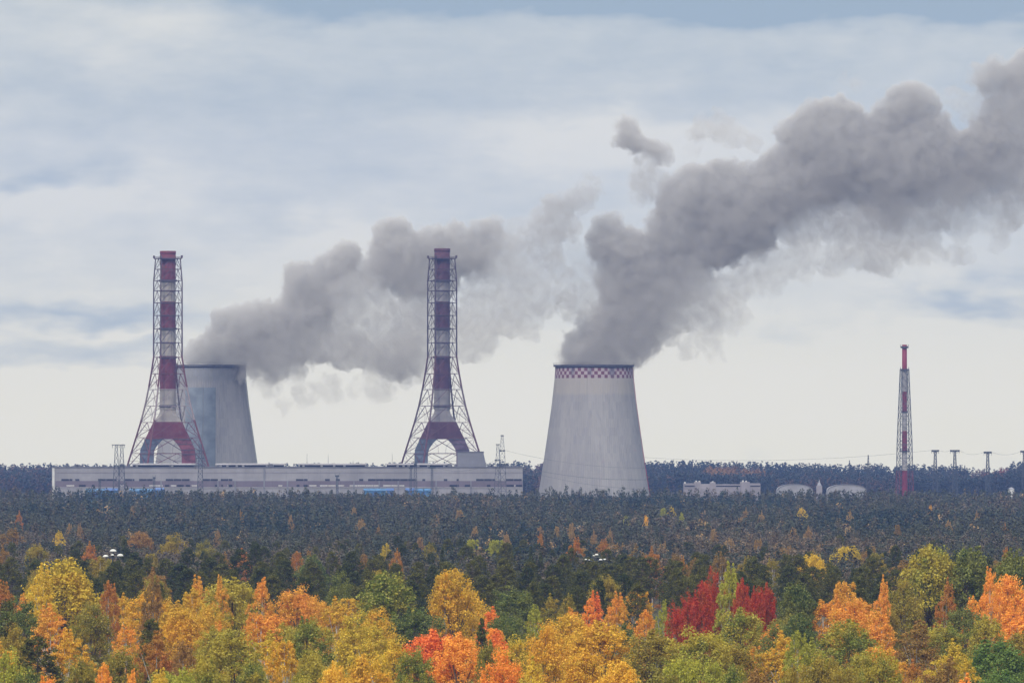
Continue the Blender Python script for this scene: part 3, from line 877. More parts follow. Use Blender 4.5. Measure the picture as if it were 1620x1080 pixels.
def decid_proto(seed, H=18.0, Rr=5.0, shape='round', n=150, per=44, size=.40, base=.16, spires=5):
    """broadleaf tree: an uneven dome or cone of leaf clumps carried by limbs, with small leading shoots on top"""
    rs = np.random.RandomState(seed)
    cen, rad = [], []
    tr = MB()
    tr.bar((0, 0, 0), (0, 0, H * .45), .26, n=7, r2=.17)
    tr.bar((0, 0, H * .45), (0, 0, H * .9), .17, n=5, r2=.03)
    lob = rs.normal(size=(9, 3)); lob /= np.linalg.norm(lob, axis=1)[:, None]; la = rs.uniform(-.22, .30, 9)
    zc = H * (base + 1) / 2 * (1.0 if shape == 'round' else .94); zr = H * (1 - base) / 2
    for j in range(n):
        d = rs.normal(size=3); d /= np.linalg.norm(d)
        if d[2] < -.2 and rs.rand() < .4: d[2] = -d[2]
        bump = 1 + sum(a * max(0, float(l @ d)) ** 5 for l, a in zip(lob, la))
        q = (.45 + .52 * rs.rand() ** .6) * bump
        z = d[2] * q
        f = (z + 1) / 2
        wid = 1.0 if shape == 'round' else (1.14 - .52 * max(0, f - .30) ** 1.15)
        p = (d[0] * q * Rr * wid, d[1] * q * Rr * wid, zc + z * zr)
        cen.append(p); rad.append(rs.uniform(.75, 1.45) * Rr / 5 * (1 if shape == 'round' else 1.05 - .45 * max(f, 0)))
        if j % 9 == 0:
            fk = H * rs.uniform(.22, .45)
            tr.bar((0, 0, fk), (p[0] * .92, p[1] * .92, p[2]), .11, n=4, r2=.03)
    for j in range(spires):
        a = rs.rand() * 6.283; q = Rr * rs.uniform(0, .55); top = H * rs.uniform(.90, 1.03) - .35 * q
        for k in range(4):
            cen.append((q * math.cos(a), q * math.sin(a), top - k * .75)); rad.append(.28 + .22 * k)
    v = leaf_cloud(rs, np.array(cen), np.array(rad), per, size)
    return v, np.clip(rs.random(len(v) // 4), 0, 1), tr

def pine_proto(seed, H=18.0, Rr=3.8, per=46, size=.40, n=70, flat=True):
    rs = np.random.RandomState(seed); cen, rad = [], []
    tr = MB(); tr.bar((0, 0, 0), (0, 0, H * .93), .24, n=7, r2=.05)
    for j in range(n):
        f = (j + rs.rand()) / n
        z = H * (.35 + .64 * f)
        prof = (1 - f) ** .55 * .95 + .10 if flat else (1 - f) * 1.0 + .06
        if f < .25: prof *= .55 + 1.8 * f
        a = rs.rand() * 6.283; q = Rr * prof * (.35 + .65 * rs.rand() ** .6)
        x, y = q * math.cos(a), q * math.sin(a)
        if j % 2 == 0: tr.bar((0, 0, z - q * .25), (x, y, z), .06, n=3, r2=.03)
        cen.append((x, y, z)); rad.append(.35 + .55 * rs.rand() * (1 - .4 * f) + (.2 if flat else 0))
    v = leaf_cloud(rs, np.array(cen), np.array(rad), per, size, up=.6)
    return v, rs.random(len(v) // 4), tr

PROTO = {}
def add_proto(key, data, mat, tmat):
    v, tint, tr = data
    cm_ = quads_mesh(key + '_crown', v, mat, tint)
    tm = bpy.data.meshes.new(key + '_trunk'); tm.from_pydata(tr.v, [], tr.f); tm.materials.append(tmat); tm.update()
    PROTO.setdefault(key, []).append((cm_, tm))
for i in range(6): add_proto('maple', decid_proto(10 + i, 18, 5.0, 'round', n=175, per=66, size=.31), FM['gold'], M_bark)
for i in range(6): add_proto('birch', decid_proto(30 + i, 18, 4.2, 'cone', n=145, per=62, size=.28, base=.14, spires=4), FM['gold'], M_birch)
for i in range(5): add_proto('pine', pine_proto(50 + i, Rr=4.4, n=130, per=56, size=.30), FM['pine'], M_bark)
for i in range(3): add_proto('spruce', pine_proto(60 + i, Rr=3.2, n=100, per=40, flat=False), FM['darkpine'], M_bark)
for i in range(3): add_proto('bare_birch', decid_proto(70 + i, 18, 3.4, 'cone', n=55, per=22, size=.34, base=.40), FM['tan'], M_birch)
NAMES = {'maple': 'maple_tree', 'birch': 'birch_tree', 'pine': 'pine_tree', 'spruce': 'spruce_tree', 'bare_birch': 'thin_birch_tree'}
CATS = {'maple': 'maple tree', 'birch': 'birch tree', 'pine': 'pine tree', 'spruce': 'spruce tree', 'bare_birch': 'bare birch tree'}

rt = random.Random(77)
trees = []     # (kind, colour, photo x, photo y of the top, x, y, z, root)
def tree(kind, col, x, ytop, wpx=None, h=None, split=True, jitter=True, zone=''):
    h = h or rt.uniform(16.5, 19.0)
    d = (CAMZ - h) / ((ytop - HOR) * K)
    crown, trunk = PROTO[kind][rt.randrange(len(PROTO[kind]))]
    natural = {'maple': 10.4, 'birch': 8.6, 'pine': 8.6, 'spruce': 6.4, 'bare_birch': 7.2}[kind]
    w = (wpx * K * d / natural) if wpx else rt.uniform(.85, 1.15)
    w = min(max(w, .45), 1.75)
    sz = h / 18.0
    if kind == 'birch' and col in ('crimson', 'redorange', 'brightorange'): kind = 'maple'
    o = bpy.data.objects.new(NAMES[kind], None if split else crown)
    C.objects.link(o)
    o.location = (px(x, d), d, 0)
    o.rotation_euler = (0, 0, rt.uniform(0, 6.283))
    o.scale = (w, w, sz)
    if split:
        a = bpy.data.objects.new('crown', crown); C.objects.link(a); a.parent = o
        b = bpy.data.objects.new('trunk', trunk); C.objects.link(b); b.parent = o
    else: a = o
    a.material_slots[0].link = 'OBJECT'
    a.material_slots[0].material = FM[col]
    trees.append((kind, col, x, ytop, zone, o))
    return o

# --- the colourful front band, tree by tree: photo x, top y, crown width, colour
FRONT = [
 (103,884,95,'yellow','maple'),(66,899,45,'yellow','birch'),(128,926,60,'gold','birch'),(172,917,34,'rust','birch'),(80,962,60,'orange','birch'),
 (38,962,62,'green','maple'),(12,955,45,'pine','pine'),(60,1012,80,'pine','pine'),(14,1046,60,'lime','maple'),(146,968,60,'olive','maple'),
 (240,936,62,'gold','maple'),(306,930,50,'gold','birch'),(313,917,40,'orange','birch'),(349,917,30,'orange','birch'),(242,915,36,'brown','birch'),
 (368,916,90,'greenyellow','maple'),(415,914,38,'orange','birch'),(470,934,58,'orange','maple'),(485,978,66,'greenyellow','maple'),
 (533,950,50,'gold','birch'),(240,984,48,'pine','pine'),(248,1003,62,'rust','birch'),(195,944,46,'gold','birch'),(290,965,62,'gold','maple'),
 (290,1012,46,'brown','birch'),(165,1046,32,'brightorange','birch'),(209,1058,22,'brightorange','birch'),(78,1071,40,'redorange','maple'),
 (291,1058,50,'lime','maple'),(450,1008,52,'gold','birch'),(366,1000,84,'greenyellow','maple'),(528,1050,48,'brightgold','maple'),(190,1030,52,'olive','maple'),
 (45,935,40,'orange','birch'),(5,925,40,'rust','birch'),(110,1000,60,'gold','birch'),(200,990,50,'orange','birch'),(330,1040,60,'greenyellow','maple'),(130,1045,50,'olive','maple'),
 (608,909,82,'greenyellow','maple'),(655,963,74,'green','maple'),(704,900,40,'gold','birch'),(720,905,66,'gold','maple'),(742,948,66,'gold','maple'),
 (552,944,50,'gold','birch'),(560,985,60,'yellow','maple'),(590,990,56,'yellow','birch'),(684,1000,84,'redorange','maple'),(726,1004,70,'brightorange','maple'),
 (788,1002,40,'redorange','birch'),(792,1042,58,'redorange','maple'),(762,982,30,'pine','spruce'),(775,1017,42,'olive','maple'),(815,934,62,'green','maple'),
 (868,945,50,'olive','birch'),(846,958,32,'lime','birch'),(938,941,36,'redorange','birch'),(1006,933,46,'gold','birch'),(975,942,36,'orange','birch'),
 (905,962,42,'orange','birch'),(898,976,80,'gold','maple'),(948,984,90,'gold','maple'),(868,1002,64,'gold','maple'),(984,1045,66,'brightgold','maple'),
 (986,988,44,'green','maple'),(1032,1000,84,'olive','maple'),(1022,964,36,'orange','birch'),(1050,955,26,'lime','birch'),(1071,962,26,'crimson','maple'),
 (575,1040,78,'gold','maple'),(655,1030,50,'greenyellow','maple'),(925,1030,70,'gold','maple'),(840,1045,50,'yellow','birch'),(900,940,30,'olive','birch'),
 (1111,924,44,'crimson','maple'),(1092,944,32,'crimson','maple'),(1174,919,32,'crimson','maple'),(1213,926,34,'crimson','maple'),(1130,918,36,'crimson','maple'),(1195,930,36,'crimson','maple'),(1150,926,34,'crimson','maple'),(1153,896,38,'lime','birch'),
 (1150,940,96,'olive','maple'),(1262,924,56,'green','maple'),(1302,950,60,'orange','birch'),(1334,915,46,'orange','birch'),(1352,958,70,'orange','maple'),
 (1395,916,27,'orange','birch'),(1385,968,60,'orange','birch'),(1470,867,84,'greenyellow','maple'),(1530,866,74,'green','maple'),(1497,920,30,'rust','birch'),
 (1566,897,32,'brightorange','birch'),(1594,914,60,'brightorange','maple'),(1538,944,32,'brightorange','birch'),(1602,957,44,'brightorange','birch'),
 (1602,870,60,'green','maple'),(1343,985,84,'greenyellow','maple'),(1232,1004,70,'gold','birch'),(1262,996,42,'lime','birch'),(1108,1000,84,'greenyellow','maple'),
 (1172,965,72,'greenyellow','maple'),(1450,988,72,'brown','birch'),(1525,964,54,'green','maple'),(1480,944,70,'greenyellow','maple'),(1580,1014,94,'freshgreen','maple'),
 (1196,1054,60,'brown','birch'),(1430,930,50,'olive','maple'),(1390,1030,60,'greenyellow','maple'),(1300,1040,60,'olive','maple'),(1500,1040,60,'brown','birch'),
 (1080,1040,60,'lime','maple'),(1255,1060,50,'olive','maple'),(1610,1000,50,'olive','maple'),(1560,975,50,'greenyellow','maple'),(1440,1050,50,'rust','birch'),
]
for (x, yt, w, col, kind) in FRONT:
    y_ = yt - 5
    # the tallest crowns of the front band stand clear of the pine belt behind them
    tree(kind, col, x, y_, w * (.95 if col == 'crimson' else 1.32), h=(CAMZ - (y_ - HOR) * K * (rt.uniform(1500, 1530) if y_ < 876 else rt.uniform(1430, 1480))) if y_ < 926 else None, zone='front')
# fill between and behind them
FCOL = [('gold', 'birch'), ('greenyellow', 'maple'), ('olive', 'maple'), ('orange', 'birch'), ('green', 'maple'), ('gold', 'maple'), ('yellow', 'birch'), ('yellow', 'maple')]
def near_colour(x, y):
    best = min(FRONT, key=lambda f: abs(f[0] - x) + .6 * abs(f[1] + 25 - y) + rt.uniform(0, 60))
    return best[3], best[4]
for row, yt in enumerate((956, 964, 976, 992, 1012, 1034, 1058, 1082, 1106)):
    n = 26 - row // 2
    for i in range(n):
        x = (i + rt.random()) / n * 1680 - 30
        y = yt + rt.uniform(-10, 10)
        if any(abs(x - f[0]) < .5 * f[2] and y - 36 < f[1] < y + 8 for f in FRONT): continue
        c, k = near_colour(x, y)
        if c == 'crimson': c = 'olive'
        if c in ('pine', 'rust', 'brown') and rt.random() < .6: c, k = 'yellow', 'birch'
        if rt.random() < .25: c, k = rt.choice(FCOL)
        tree(k, c, x, y, rt.uniform(56, 92), h=rt.uniform(15, 17.5), zone='fill')

# --- the dark pine belt behind it with some birches on its far side
BELT = [(20,836,48,'brown','birch'),(94,837,22,'yellow','birch'),(140,857,34,'rust','birch'),(158,876,52,'olive','birch'),(220,840,44,'brown','maple'),(198,853,22,'darkpine','spruce'),
 (272,850,46,'olive','maple'),(60,858,40,'olive','maple'),(120,868,30,'darkpine','pine'),(175,895,44,'pine','pine'),(380,868,40,'rust','birch'),(355,874,26,'brown','birch'),
 (470,868,30,'rust','birch'),(490,872,26,'brown','birch'),(405,858,34,'darkpine','pine'),(418,864,34,'darkpine','pine'),(320,862,40,'olive','maple'),(575,870,20,'brown','birch'),
 (612,856,26,'yellow','birch'),(628,868,26,'rust','birch'),(680,855,30,'olive','birch'),(747,848,30,'lime','birch'),(785,849,36,'lime','birch'),(802,843,18,'tan','birch'),(700,866,20,'darkpine','spruce'),
 (840,864,18,'darkpine','spruce'),(855,872,20,'darkpine','spruce'),(912,851,30,'rust','birch'),(956,853,32,'rust','birch'),(1005,862,36,'brown','birch'),(1032,866,36,'rust','birch'),(1068,872,36,'brown','birch'),
 (1100,878,30,'brown','birch'),(1140,874,40,'brown','birch'),(1180,880,34,'olive','birch'),(1222,880,40,'olive','birch'),(1288,874,54,'yellow','maple'),(1338,862,60,'yellow','maple'),
 (1385,868,34,'olive','birch'),(1416,862,32,'darkpine','pine'),(1080,880,20,'rust','birch'),(1575,880,30,'brown','birch'),(1591,862,20,'rust','birch'),(1480,870,30,'yellow','birch'),
 (5,862,30,'brown','birch'),(240,870,30,'olive','birch'),(445,880,34,'pine','pine'),(525,872,34,'pine','pine'),(800,858,40,'pine','pine'),(738,862,40,'pine','pine'),(905,866,30,'pine','pine'),(960,868,34,'pine','pine'),(940,888,36,'pine','pine'),(955,892,36,'pine','pine'),(172,884,40,'olive','maple'),(184,886,36,'darkpine','pine')]
for (x, yt, w, col, kind) in BELT:
    tree(kind, col, x, yt, w * 1.15, zone='belt')
for row, (yt, n) in enumerate(((879, 34), (888, 34), (898, 32), (910, 30), (922, 26))):
    for i in range(n):
        x = (i + rt.random()) / n * 1660 - 20
        if 1420 < x and row > 1 and rt.random() < .5: continue
        left = 10 if x > 300 else -4
        y = yt + rt.uniform(-8, 8) - (0 if x > 300 else 6) + (6 * math.sin(x / 97.0))
        c = 'pine' if rt.random() < .7 else 'darkpine'
        k = 'pine'
        if rt.random() < (.03 if x > 250 else .22): c, k = rt.choice([('olive', 'maple'), ('brown', 'birch'), ('green', 'maple')])
        tree(k, c, x, y, rt.uniform(44, 66), zone='belt')
# --- coloured trees that stand out in the middle forest, and its nearest pines
MIDC = [(127,828,14,'tan'),(110,825,9,'tan'),(345,836,12,'tan'),(572,818,20,'tan'),(690,812,16,'tan'),(752,830,18,'tan'),(728,803,16,'tan'),(802,842,16,'tan'),(855,830,16,'tan'),(905,824,16,'tan'),(880,828,12,'tan'),
 (1022,813,10,'brightgold'),(1050,800,14,'lime'),(1062,799,14,'yellow'),(1078,808,9,'lime'),(990,813,6,'lime'),(1268,801,20,'yellow'),(1180,803,14,'tan'),(1172,815,14,'tan'),(1255,832,18,'tan'),(1278,832,18,'tan'),
 (1345,806,14,'tan'),(1472,797,9,'gold'),(1130,832,14,'tan'),(1205,808,14,'tan'),(940,838,12,'tan'),(965,836,14,'tan'),(905,836,16,'tan'),(855,842,16,'rust'),(600,830,10,'tan'),(665,845,12,'tan'),(1590,826,12,'rust'),
 (560,800,14,'tan'),(30,808,12,'rust'),(210,800,12,'tan'),(380,806,14,'brown'),(460,812,12,'tan'),(1500,820,14,'tan'),(1420,826,12,'brown'),(1545,808,12,'tan')]
for (x, yt, w, col) in MIDC:
    tree('birch', col, x, yt, w * 1.2, h=rt.uniform(15.5, 17), split=False, zone='middle')
for i in range(110):
    x = rt.uniform(-10, 1630); y = 1000
    f = rt.random()
    y = 846 + 28 * f
    right = 900 < x < 1420
    if right and rt.random() < .6: tree('bare_birch', 'tan' if rt.random() < .5 else 'brown', x, y, rt.uniform(20, 32), h=rt.uniform(13, 16), split=True, zone='middle')
    else: tree('pine', 'darkpine' if rt.random() < .5 else 'pine', x, y, rt.uniform(24, 34), h=rt.uniform(13, 16), split=False, zone='middle')

# labels: each tree by colour, row and what it stands beneath or between
LAND = [(-60, 'far left'), (90, 'under the hall corner'), (160, 'under the portal pylon'), (225, 'under the left chimney'), (310, 'under the sooty tower'), (410, 'under the long hall'),
        (500, 'left of middle chimney'), (640, 'under the middle chimney'), (750, 'under the paired pylons'), (850, 'under the checkered tower'), (1030, 'right of checkered tower'),
        (1080, 'under the whitish building'), (1210, 'under the arched tents'), (1385, 'under the slim mast'), (1460, 'under the T-shaped pylons'), (1560, 'far right')]
def land(x):
    r = LAND[0][1]
    for a, n_ in LAND:
        if x >= a: r = n_
    return r
def rowname(z, y):
    if z == 'middle': return 'in the middle forest'
    if z == 'belt': return 'behind the pine belt' if y < 880 else 'in the pine belt' if y < 905 else 'in the pine belt front'
    if y < 925: return 'in the rearmost autumn row'
    if y < 965: return 'in the second autumn row'
    if y < 1005: return 'in the third autumn row'
    if y < 1040: return 'in the fourth autumn row'
    return 'in the nearest autumn row'
from collections import defaultdict
bylab = defaultdict(list)
for (kind, col, x, yt, z, o) in trees:
    bylab[f"{ADJ[col]} {CATS[kind]} {rowname(z, yt)}, {land(x)}"].append((x, o, kind, z))
ORD = ['leftmost', 'second from left', 'third from left', 'fourth from left', 'fifth from left', 'sixth from left', 'seventh from left', 'eighth from left', 'ninth from left', 'tenth from left', 'eleventh from left', 'twelfth from left']
for lab, lst in bylab.items():
    lst.sort(key=lambda q: q[0])
    for i, (x, o, kind, z) in enumerate(lst):
        l = lab
        if len(lst) == 2: l = ('left ' if i == 0 else 'right ') + lab
        elif len(lst) > 2: l = ('rightmost ' if i == len(lst) - 1 else ORD[min(i, 11)] + ' ') + lab
        tag(o, l, CATS[kind], {'front': 'autumn trees in the front band', 'fill': 'autumn trees in the front band', 'belt': 'trees of the dark pine belt', 'middle': 'trees standing out in the middle forest'}[z])

# ------------------------------------------------------------------ far woods as masses
def mass(name, label, pts, protos, pal, seed, rough_h):
    """pts: (x, y, z, height, width, colour index, proto index) arrays joined into one mesh with a colour attribute"""
    rs = np.random.RandomState(seed)
    out, cols = [], []
    for (x, y, z, h, w, ci, pi) in pts:
        v = protos[pi]
        a = rs.rand() * 6.283; ca, sa = math.cos(a), math.sin(a)
        q = np.empty_like(v)
        q[:, 0] = (v[:, 0] * ca - v[:, 1] * sa) * w + x
        q[:, 1] = (v[:, 0] * sa + v[:, 1] * ca) * w + y
        q[:, 2] = v[:, 2] * h + z
        out.append(q)
        c = np.array(pal[ci]) * (0.8 + .4 * rs.rand())
        n = len(v) // 4
        cols.append(c[None, :] * (0.88 + .24 * rs.rand(n, 1)))
    v = np.concatenate(out); cc = np.concatenate(cols)
    m = bpy.data.materials.new(name + '_leaves'); m.use_nodes = True
    t = m.node_tree; bs = t.nodes['Principled BSDF']; bs.inputs['Roughness'].default_value = .9; bs.inputs['Specular IOR Level'].default_value = .1
    at = t.nodes.new('ShaderNodeAttribute'); at.attribute_name = 'leaf_colour'; t.links.new(at.outputs['Color'], bs.inputs['Base Color'])
    me = quads_mesh(name, v, m, np.zeros(len(v) // 4))
    ca_ = me.attributes.new('leaf_colour', 'FLOAT_COLOR', 'FACE')
    ca_.data.foreach_set('color', np.concatenate([cc, np.ones((len(cc), 1))], 1).astype(np.float32).ravel())
    o = bpy.data.objects.new(name, me); C.objects.link(o)
    return tag(o, label, 'forest', kind='stuff')

def small_proto(seed, kind, nleaf):
    """unit tree: height 1, crown radius 1, with a narrow trunk"""
    rs = np.random.RandomState(seed)
    if kind == 'pine':
        n = max(6, nleaf // 7); f = (np.arange(n) + rs.random(n)) / n
        z = .35 + .64 * f; pr = (1 - f) ** .6; a = rs.random(n) * 6.283; q = pr * (.3 + .6 * rs.random(n))
        rad = .22 + .18 * rs.random(n) * (1 - .5 * f)
    elif kind == 'spruce':
        n = max(6, nleaf // 7); f = (np.arange(n) + rs.random(n)) / n
        z = .2 + .8 * f; pr = (1 - f); a = rs.random(n) * 6.283; q = pr * (.2 + .6 * rs.random(n)); rad = .08 + .30 * (1 - f)
    else:
        n = max(6, nleaf // 7); f = (np.arange(n) + rs.random(n)) / n
        z = .30 + .62 * f; pr = np.sin(np.pi * (f * .8 + .15)); a = rs.random(n) * 6.283; q = pr * (.3 + .55 * rs.random(n)); rad = .25 + .15 * rs.random(n)
    cen = np.stack([q * np.cos(a), q * np.sin(a), z], 1)
    d = rs.normal(size=(n * 7, 3)); d /= np.linalg.norm(d, axis=1)[:, None]
    p = np.repeat(cen, 7, 0) + d * np.repeat(rad, 7)[:, None] * np.array([1, 1, .22]) * .8
    nr = d + rs.normal(size=d.shape) * .22 + np.array([0, 0, .5]); nr /= np.linalg.norm(nr, axis=1)[:, None]
    t1 = np.cross(nr, rs.normal(size=d.shape)); t1 /= np.linalg.norm(t1, axis=1)[:, None]; t2 = np.cross(nr, t1)
    s = (.34 * (45 / nleaf) ** .5 * (.7 + .6 * rs.random(n * 7)))[:, None]; k = np.array([1, 1, .24])
    v = np.stack([p - t1 * s * k * .5, p + t2 * s * k * .5, p + t1 * s * k * .5, p - t2 * s * k * .5], 1).reshape(-1, 3)
    tw = .035
    tq = np.array([[-tw, 0, 0], [tw, 0, 0], [tw * .4, 0, .8], [-tw * .4, 0, .8], [0, -tw, 0], [0, tw, 0], [0, tw * .4, .8], [0, -tw * .4, .8]])
    return np.concatenate([v, tq])

def vnoise(x, y, s, seed=0):
    r = np.random.RandomState(seed); ph = r.random(8) * 6.283; fr = r.random((8, 2)) * 2 - 1
    return sum(math.sin(x / s * fr[i, 0] * 2.2 + y / s * fr[i, 1] * 2.2 + ph[i]) for i in range(8)) / 3.2

rm = random.Random(11)
PAL_M = [(0.045, 0.053, 0.036), (0.062, 0.065, 0.042), (0.088, 0.074, 0.048), (0.11, 0.082, 0.050), (0.17, 0.12, 0.075), (0.055, 0.060, 0.045), (0.30, 0.20, 0.09)]
KN = ('pine', 'pine', 'pine', 'round', 'round', 'spruce')
pr = [small_proto(i, k, 231) for i, k in enumerate(KN)] + [small_proto(i + 6, k, 112) for i, k in enumerate(KN)]
pts = []
for i in range(15500):
    u = rm.random()
    y = 2020 * (4320 / 2020.0) ** (u ** .92)
    half = 0.0745 * y + 40
    x = rm.uniform(-half, half)
    ppx = 810 + x / (K * y)
    f = vnoise(x, y * .35, 45, 3) + rm.uniform(-.5, .5)
    near = min(max((3000 - y) / 800.0, 0), 1)
    warmzone = math.exp(-((ppx - 1150) / 280) ** 2) * math.exp(-((y - 2300) / 500) ** 2)
    if rm.random() < warmzone * .6: ci, pi = rm.choice((3, 3, 4, 7)), rm.choice((3, 4))
    elif f + near * .9 > 1.15: ci, pi = rm.choice((7, 7, 2, 3)), rm.choice((3, 4, 0))
    elif rm.random() < .010: ci, pi = 6, 3
    elif f < -.75: ci, pi = 8, rm.choice((2, 5, 0))
    else: ci, pi = rm.choice((0, 0, 1, 1, 2, 5)), (rm.choice((0, 1, 2, 2)) if rm.random() < .72 else rm.choice((3, 4, 5)))
    h = rm.uniform(11.0, 14.5) + 1.6 * vnoise(x, y, 90, 8) + (0 if y < 3600 else (y - 3600) / 700 * 2.6)
    if rm.random() < .04: h += 2.5
    pts.append((x, y, 0, h, rm.uniform(2.9, 4.9), ci, pi + (0 if y < 2900 else 6)))
PAL_M += [(0.095, 0.080, 0.062), (0.026, 0.040, 0.034)]
PAL_M = [tuple(1.2 * v_ for v_ in c_) for c_ in PAL_M]
mass('forest', 'dark bluish green mixed forest between the pine belt and the power station', pts, pr, PAL_M, 5, 0)

PAL_F = [(0.030, 0.048, 0.054), (0.040, 0.056, 0.060), (0.055, 0.058, 0.058), (0.11, 0.075, 0.06), (0.20, 0.115, 0.06), (0.06, 0.07, 0.07), (0.26, 0.075, 0.05)]  # conifer tones with part of the distance haze's blue mixed into the colour
pf = [small_proto(20 + i, k, 63) for i, k in enumerate(('pine', 'pine', 'pine', 'round', 'spruce', 'round'))]
pts = []
for i in range(9500):
    u = rm.random()
    y = 5480 + 1500 * u ** 1.6
    half = 0.0745 * y + 60
    x = rm.uniform(-half, half)
    ppx = 810 + x / (K * y)
    f = vnoise(x, y, 70, 13) + rm.uniform(-.6, .6)
    ci, pi = rm.choice((0, 0, 1, 1, 2, 5)), rm.choice((0, 1, 2, 2, 4))
    if f > .8 or (ppx < 90 and rm.random() < .35): ci, pi = rm.choice((2, 3, 3)), rm.choice((3, 5))
    h = rm.uniform(14, 19)
    hz = np.interp(ppx, [-50, 60, 200, 850, 1060, 1100, 1200, 1330, 1450, 1550, 1580, 1620, 1700], [0, 0, -1, 0, 1, 1.2, 0, -.8, -1.4, -2, 1.5, 2.6, 2])
    if ((ppx - 1160) / 52) ** 2 + ((y - 6150) / 260) ** 2 < 1 and rm.random() < .85: ci, pi = (4, rm.choice((3, 5))); h += 1.5
    if ((ppx - 855 ) / 14) ** 2 < 1 and rm.random() < .4: ci, pi = 3, 3
    if 1535 < ppx < 1597 and 5900 < y < 6900:
        if rm.random() < .8: ci, pi = rm.choice((6, 4, 3)) if ppx > 1560 else 3, 3
        h -= 3
    pts.append((x, y, gh(x, y), h + hz, rm.uniform(3.4, 5.6), ci, pi))
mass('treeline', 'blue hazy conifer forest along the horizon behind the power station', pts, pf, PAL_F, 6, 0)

# undergrowth so that no bare ground shows between the near trunks
pu = [small_proto(40 + i, 'round', 42) for i in range(3)]
pts = []
for i in range(5200):
    y = rm.uniform(760, 1440); half = 0.0745 * y + 20; x = rm.uniform(-half, half)
    pts.append((x, y, -1.0, rm.uniform(5, 10.5), rm.uniform(2.0, 3.6), rm.randrange(5), rm.randrange(3)))
mass('undergrowth', 'dense green and ochre undergrowth between the trunks of the near trees', pts, pu, [(0.16, 0.17, 0.04), (0.30, 0.25, 0.05), (0.50, 0.32, 0.05), (0.22, 0.19, 0.05), (0.45, 0.25, 0.06)], 7, 0)

# ------------------------------------------------------------------ high-mast lamps among the trees
M_lamp = plain('white_lamp_dome', (0.62, 0.61, 0.58), 0.1, 0.5)
def high_mast(x, y, h, s, label, heads):
    d = (CAMZ - h) / ((y - HOR) * K)
    t = thing('high_mast_lamp', label, 'street lamp', (px(x, d), d, 0), 0, 'high mast lamps among the trees')
    MB().bar((0, 0, 0), (0, 0, h - .4), .28, n=10, r2=.14).build('pole', M_pyl, t)
    for (ax, ay, az, r) in heads:
        b = MB(); q = [(r * math.cos(v), h + az + r * .62 * math.sin(v)) for v in [math.pi / 2 * i / 6 for i in range(7)]]
        b.lathe([(r * .2, h + az - .12), (r, h + az - .1)] + q, 14, c=(ax, ay))
        b.build('lamp_dome', M_lamp, t, True)
        MB().bar((0, 0, h - 1.6), (ax, ay, h + az - .1), .09, n=6).build('arm', M_pyl, t)
high_mast(178, 872, 20.5, 1, 'white-domed lamp cluster above the trees left of the left chimney', [(-1.75, -.6, -1.3, .75), (0.15, .6, .1, .88), (2.1, -.4, -1.1, .85), (.1, -1.4, -.9, .45)])
high_mast(943, 879, 19.5, 1, 'small white lamp cluster above the pines below the checkered tower', [(-2.7, 0, -.9, .32), (-.6, .5, 0.1, .3), (0.15, .5, .3, .5), (1.2, -.3, -1.0, .48), (2.3, 0, -.9, .38), (-1.8, .4, -1, .24)])

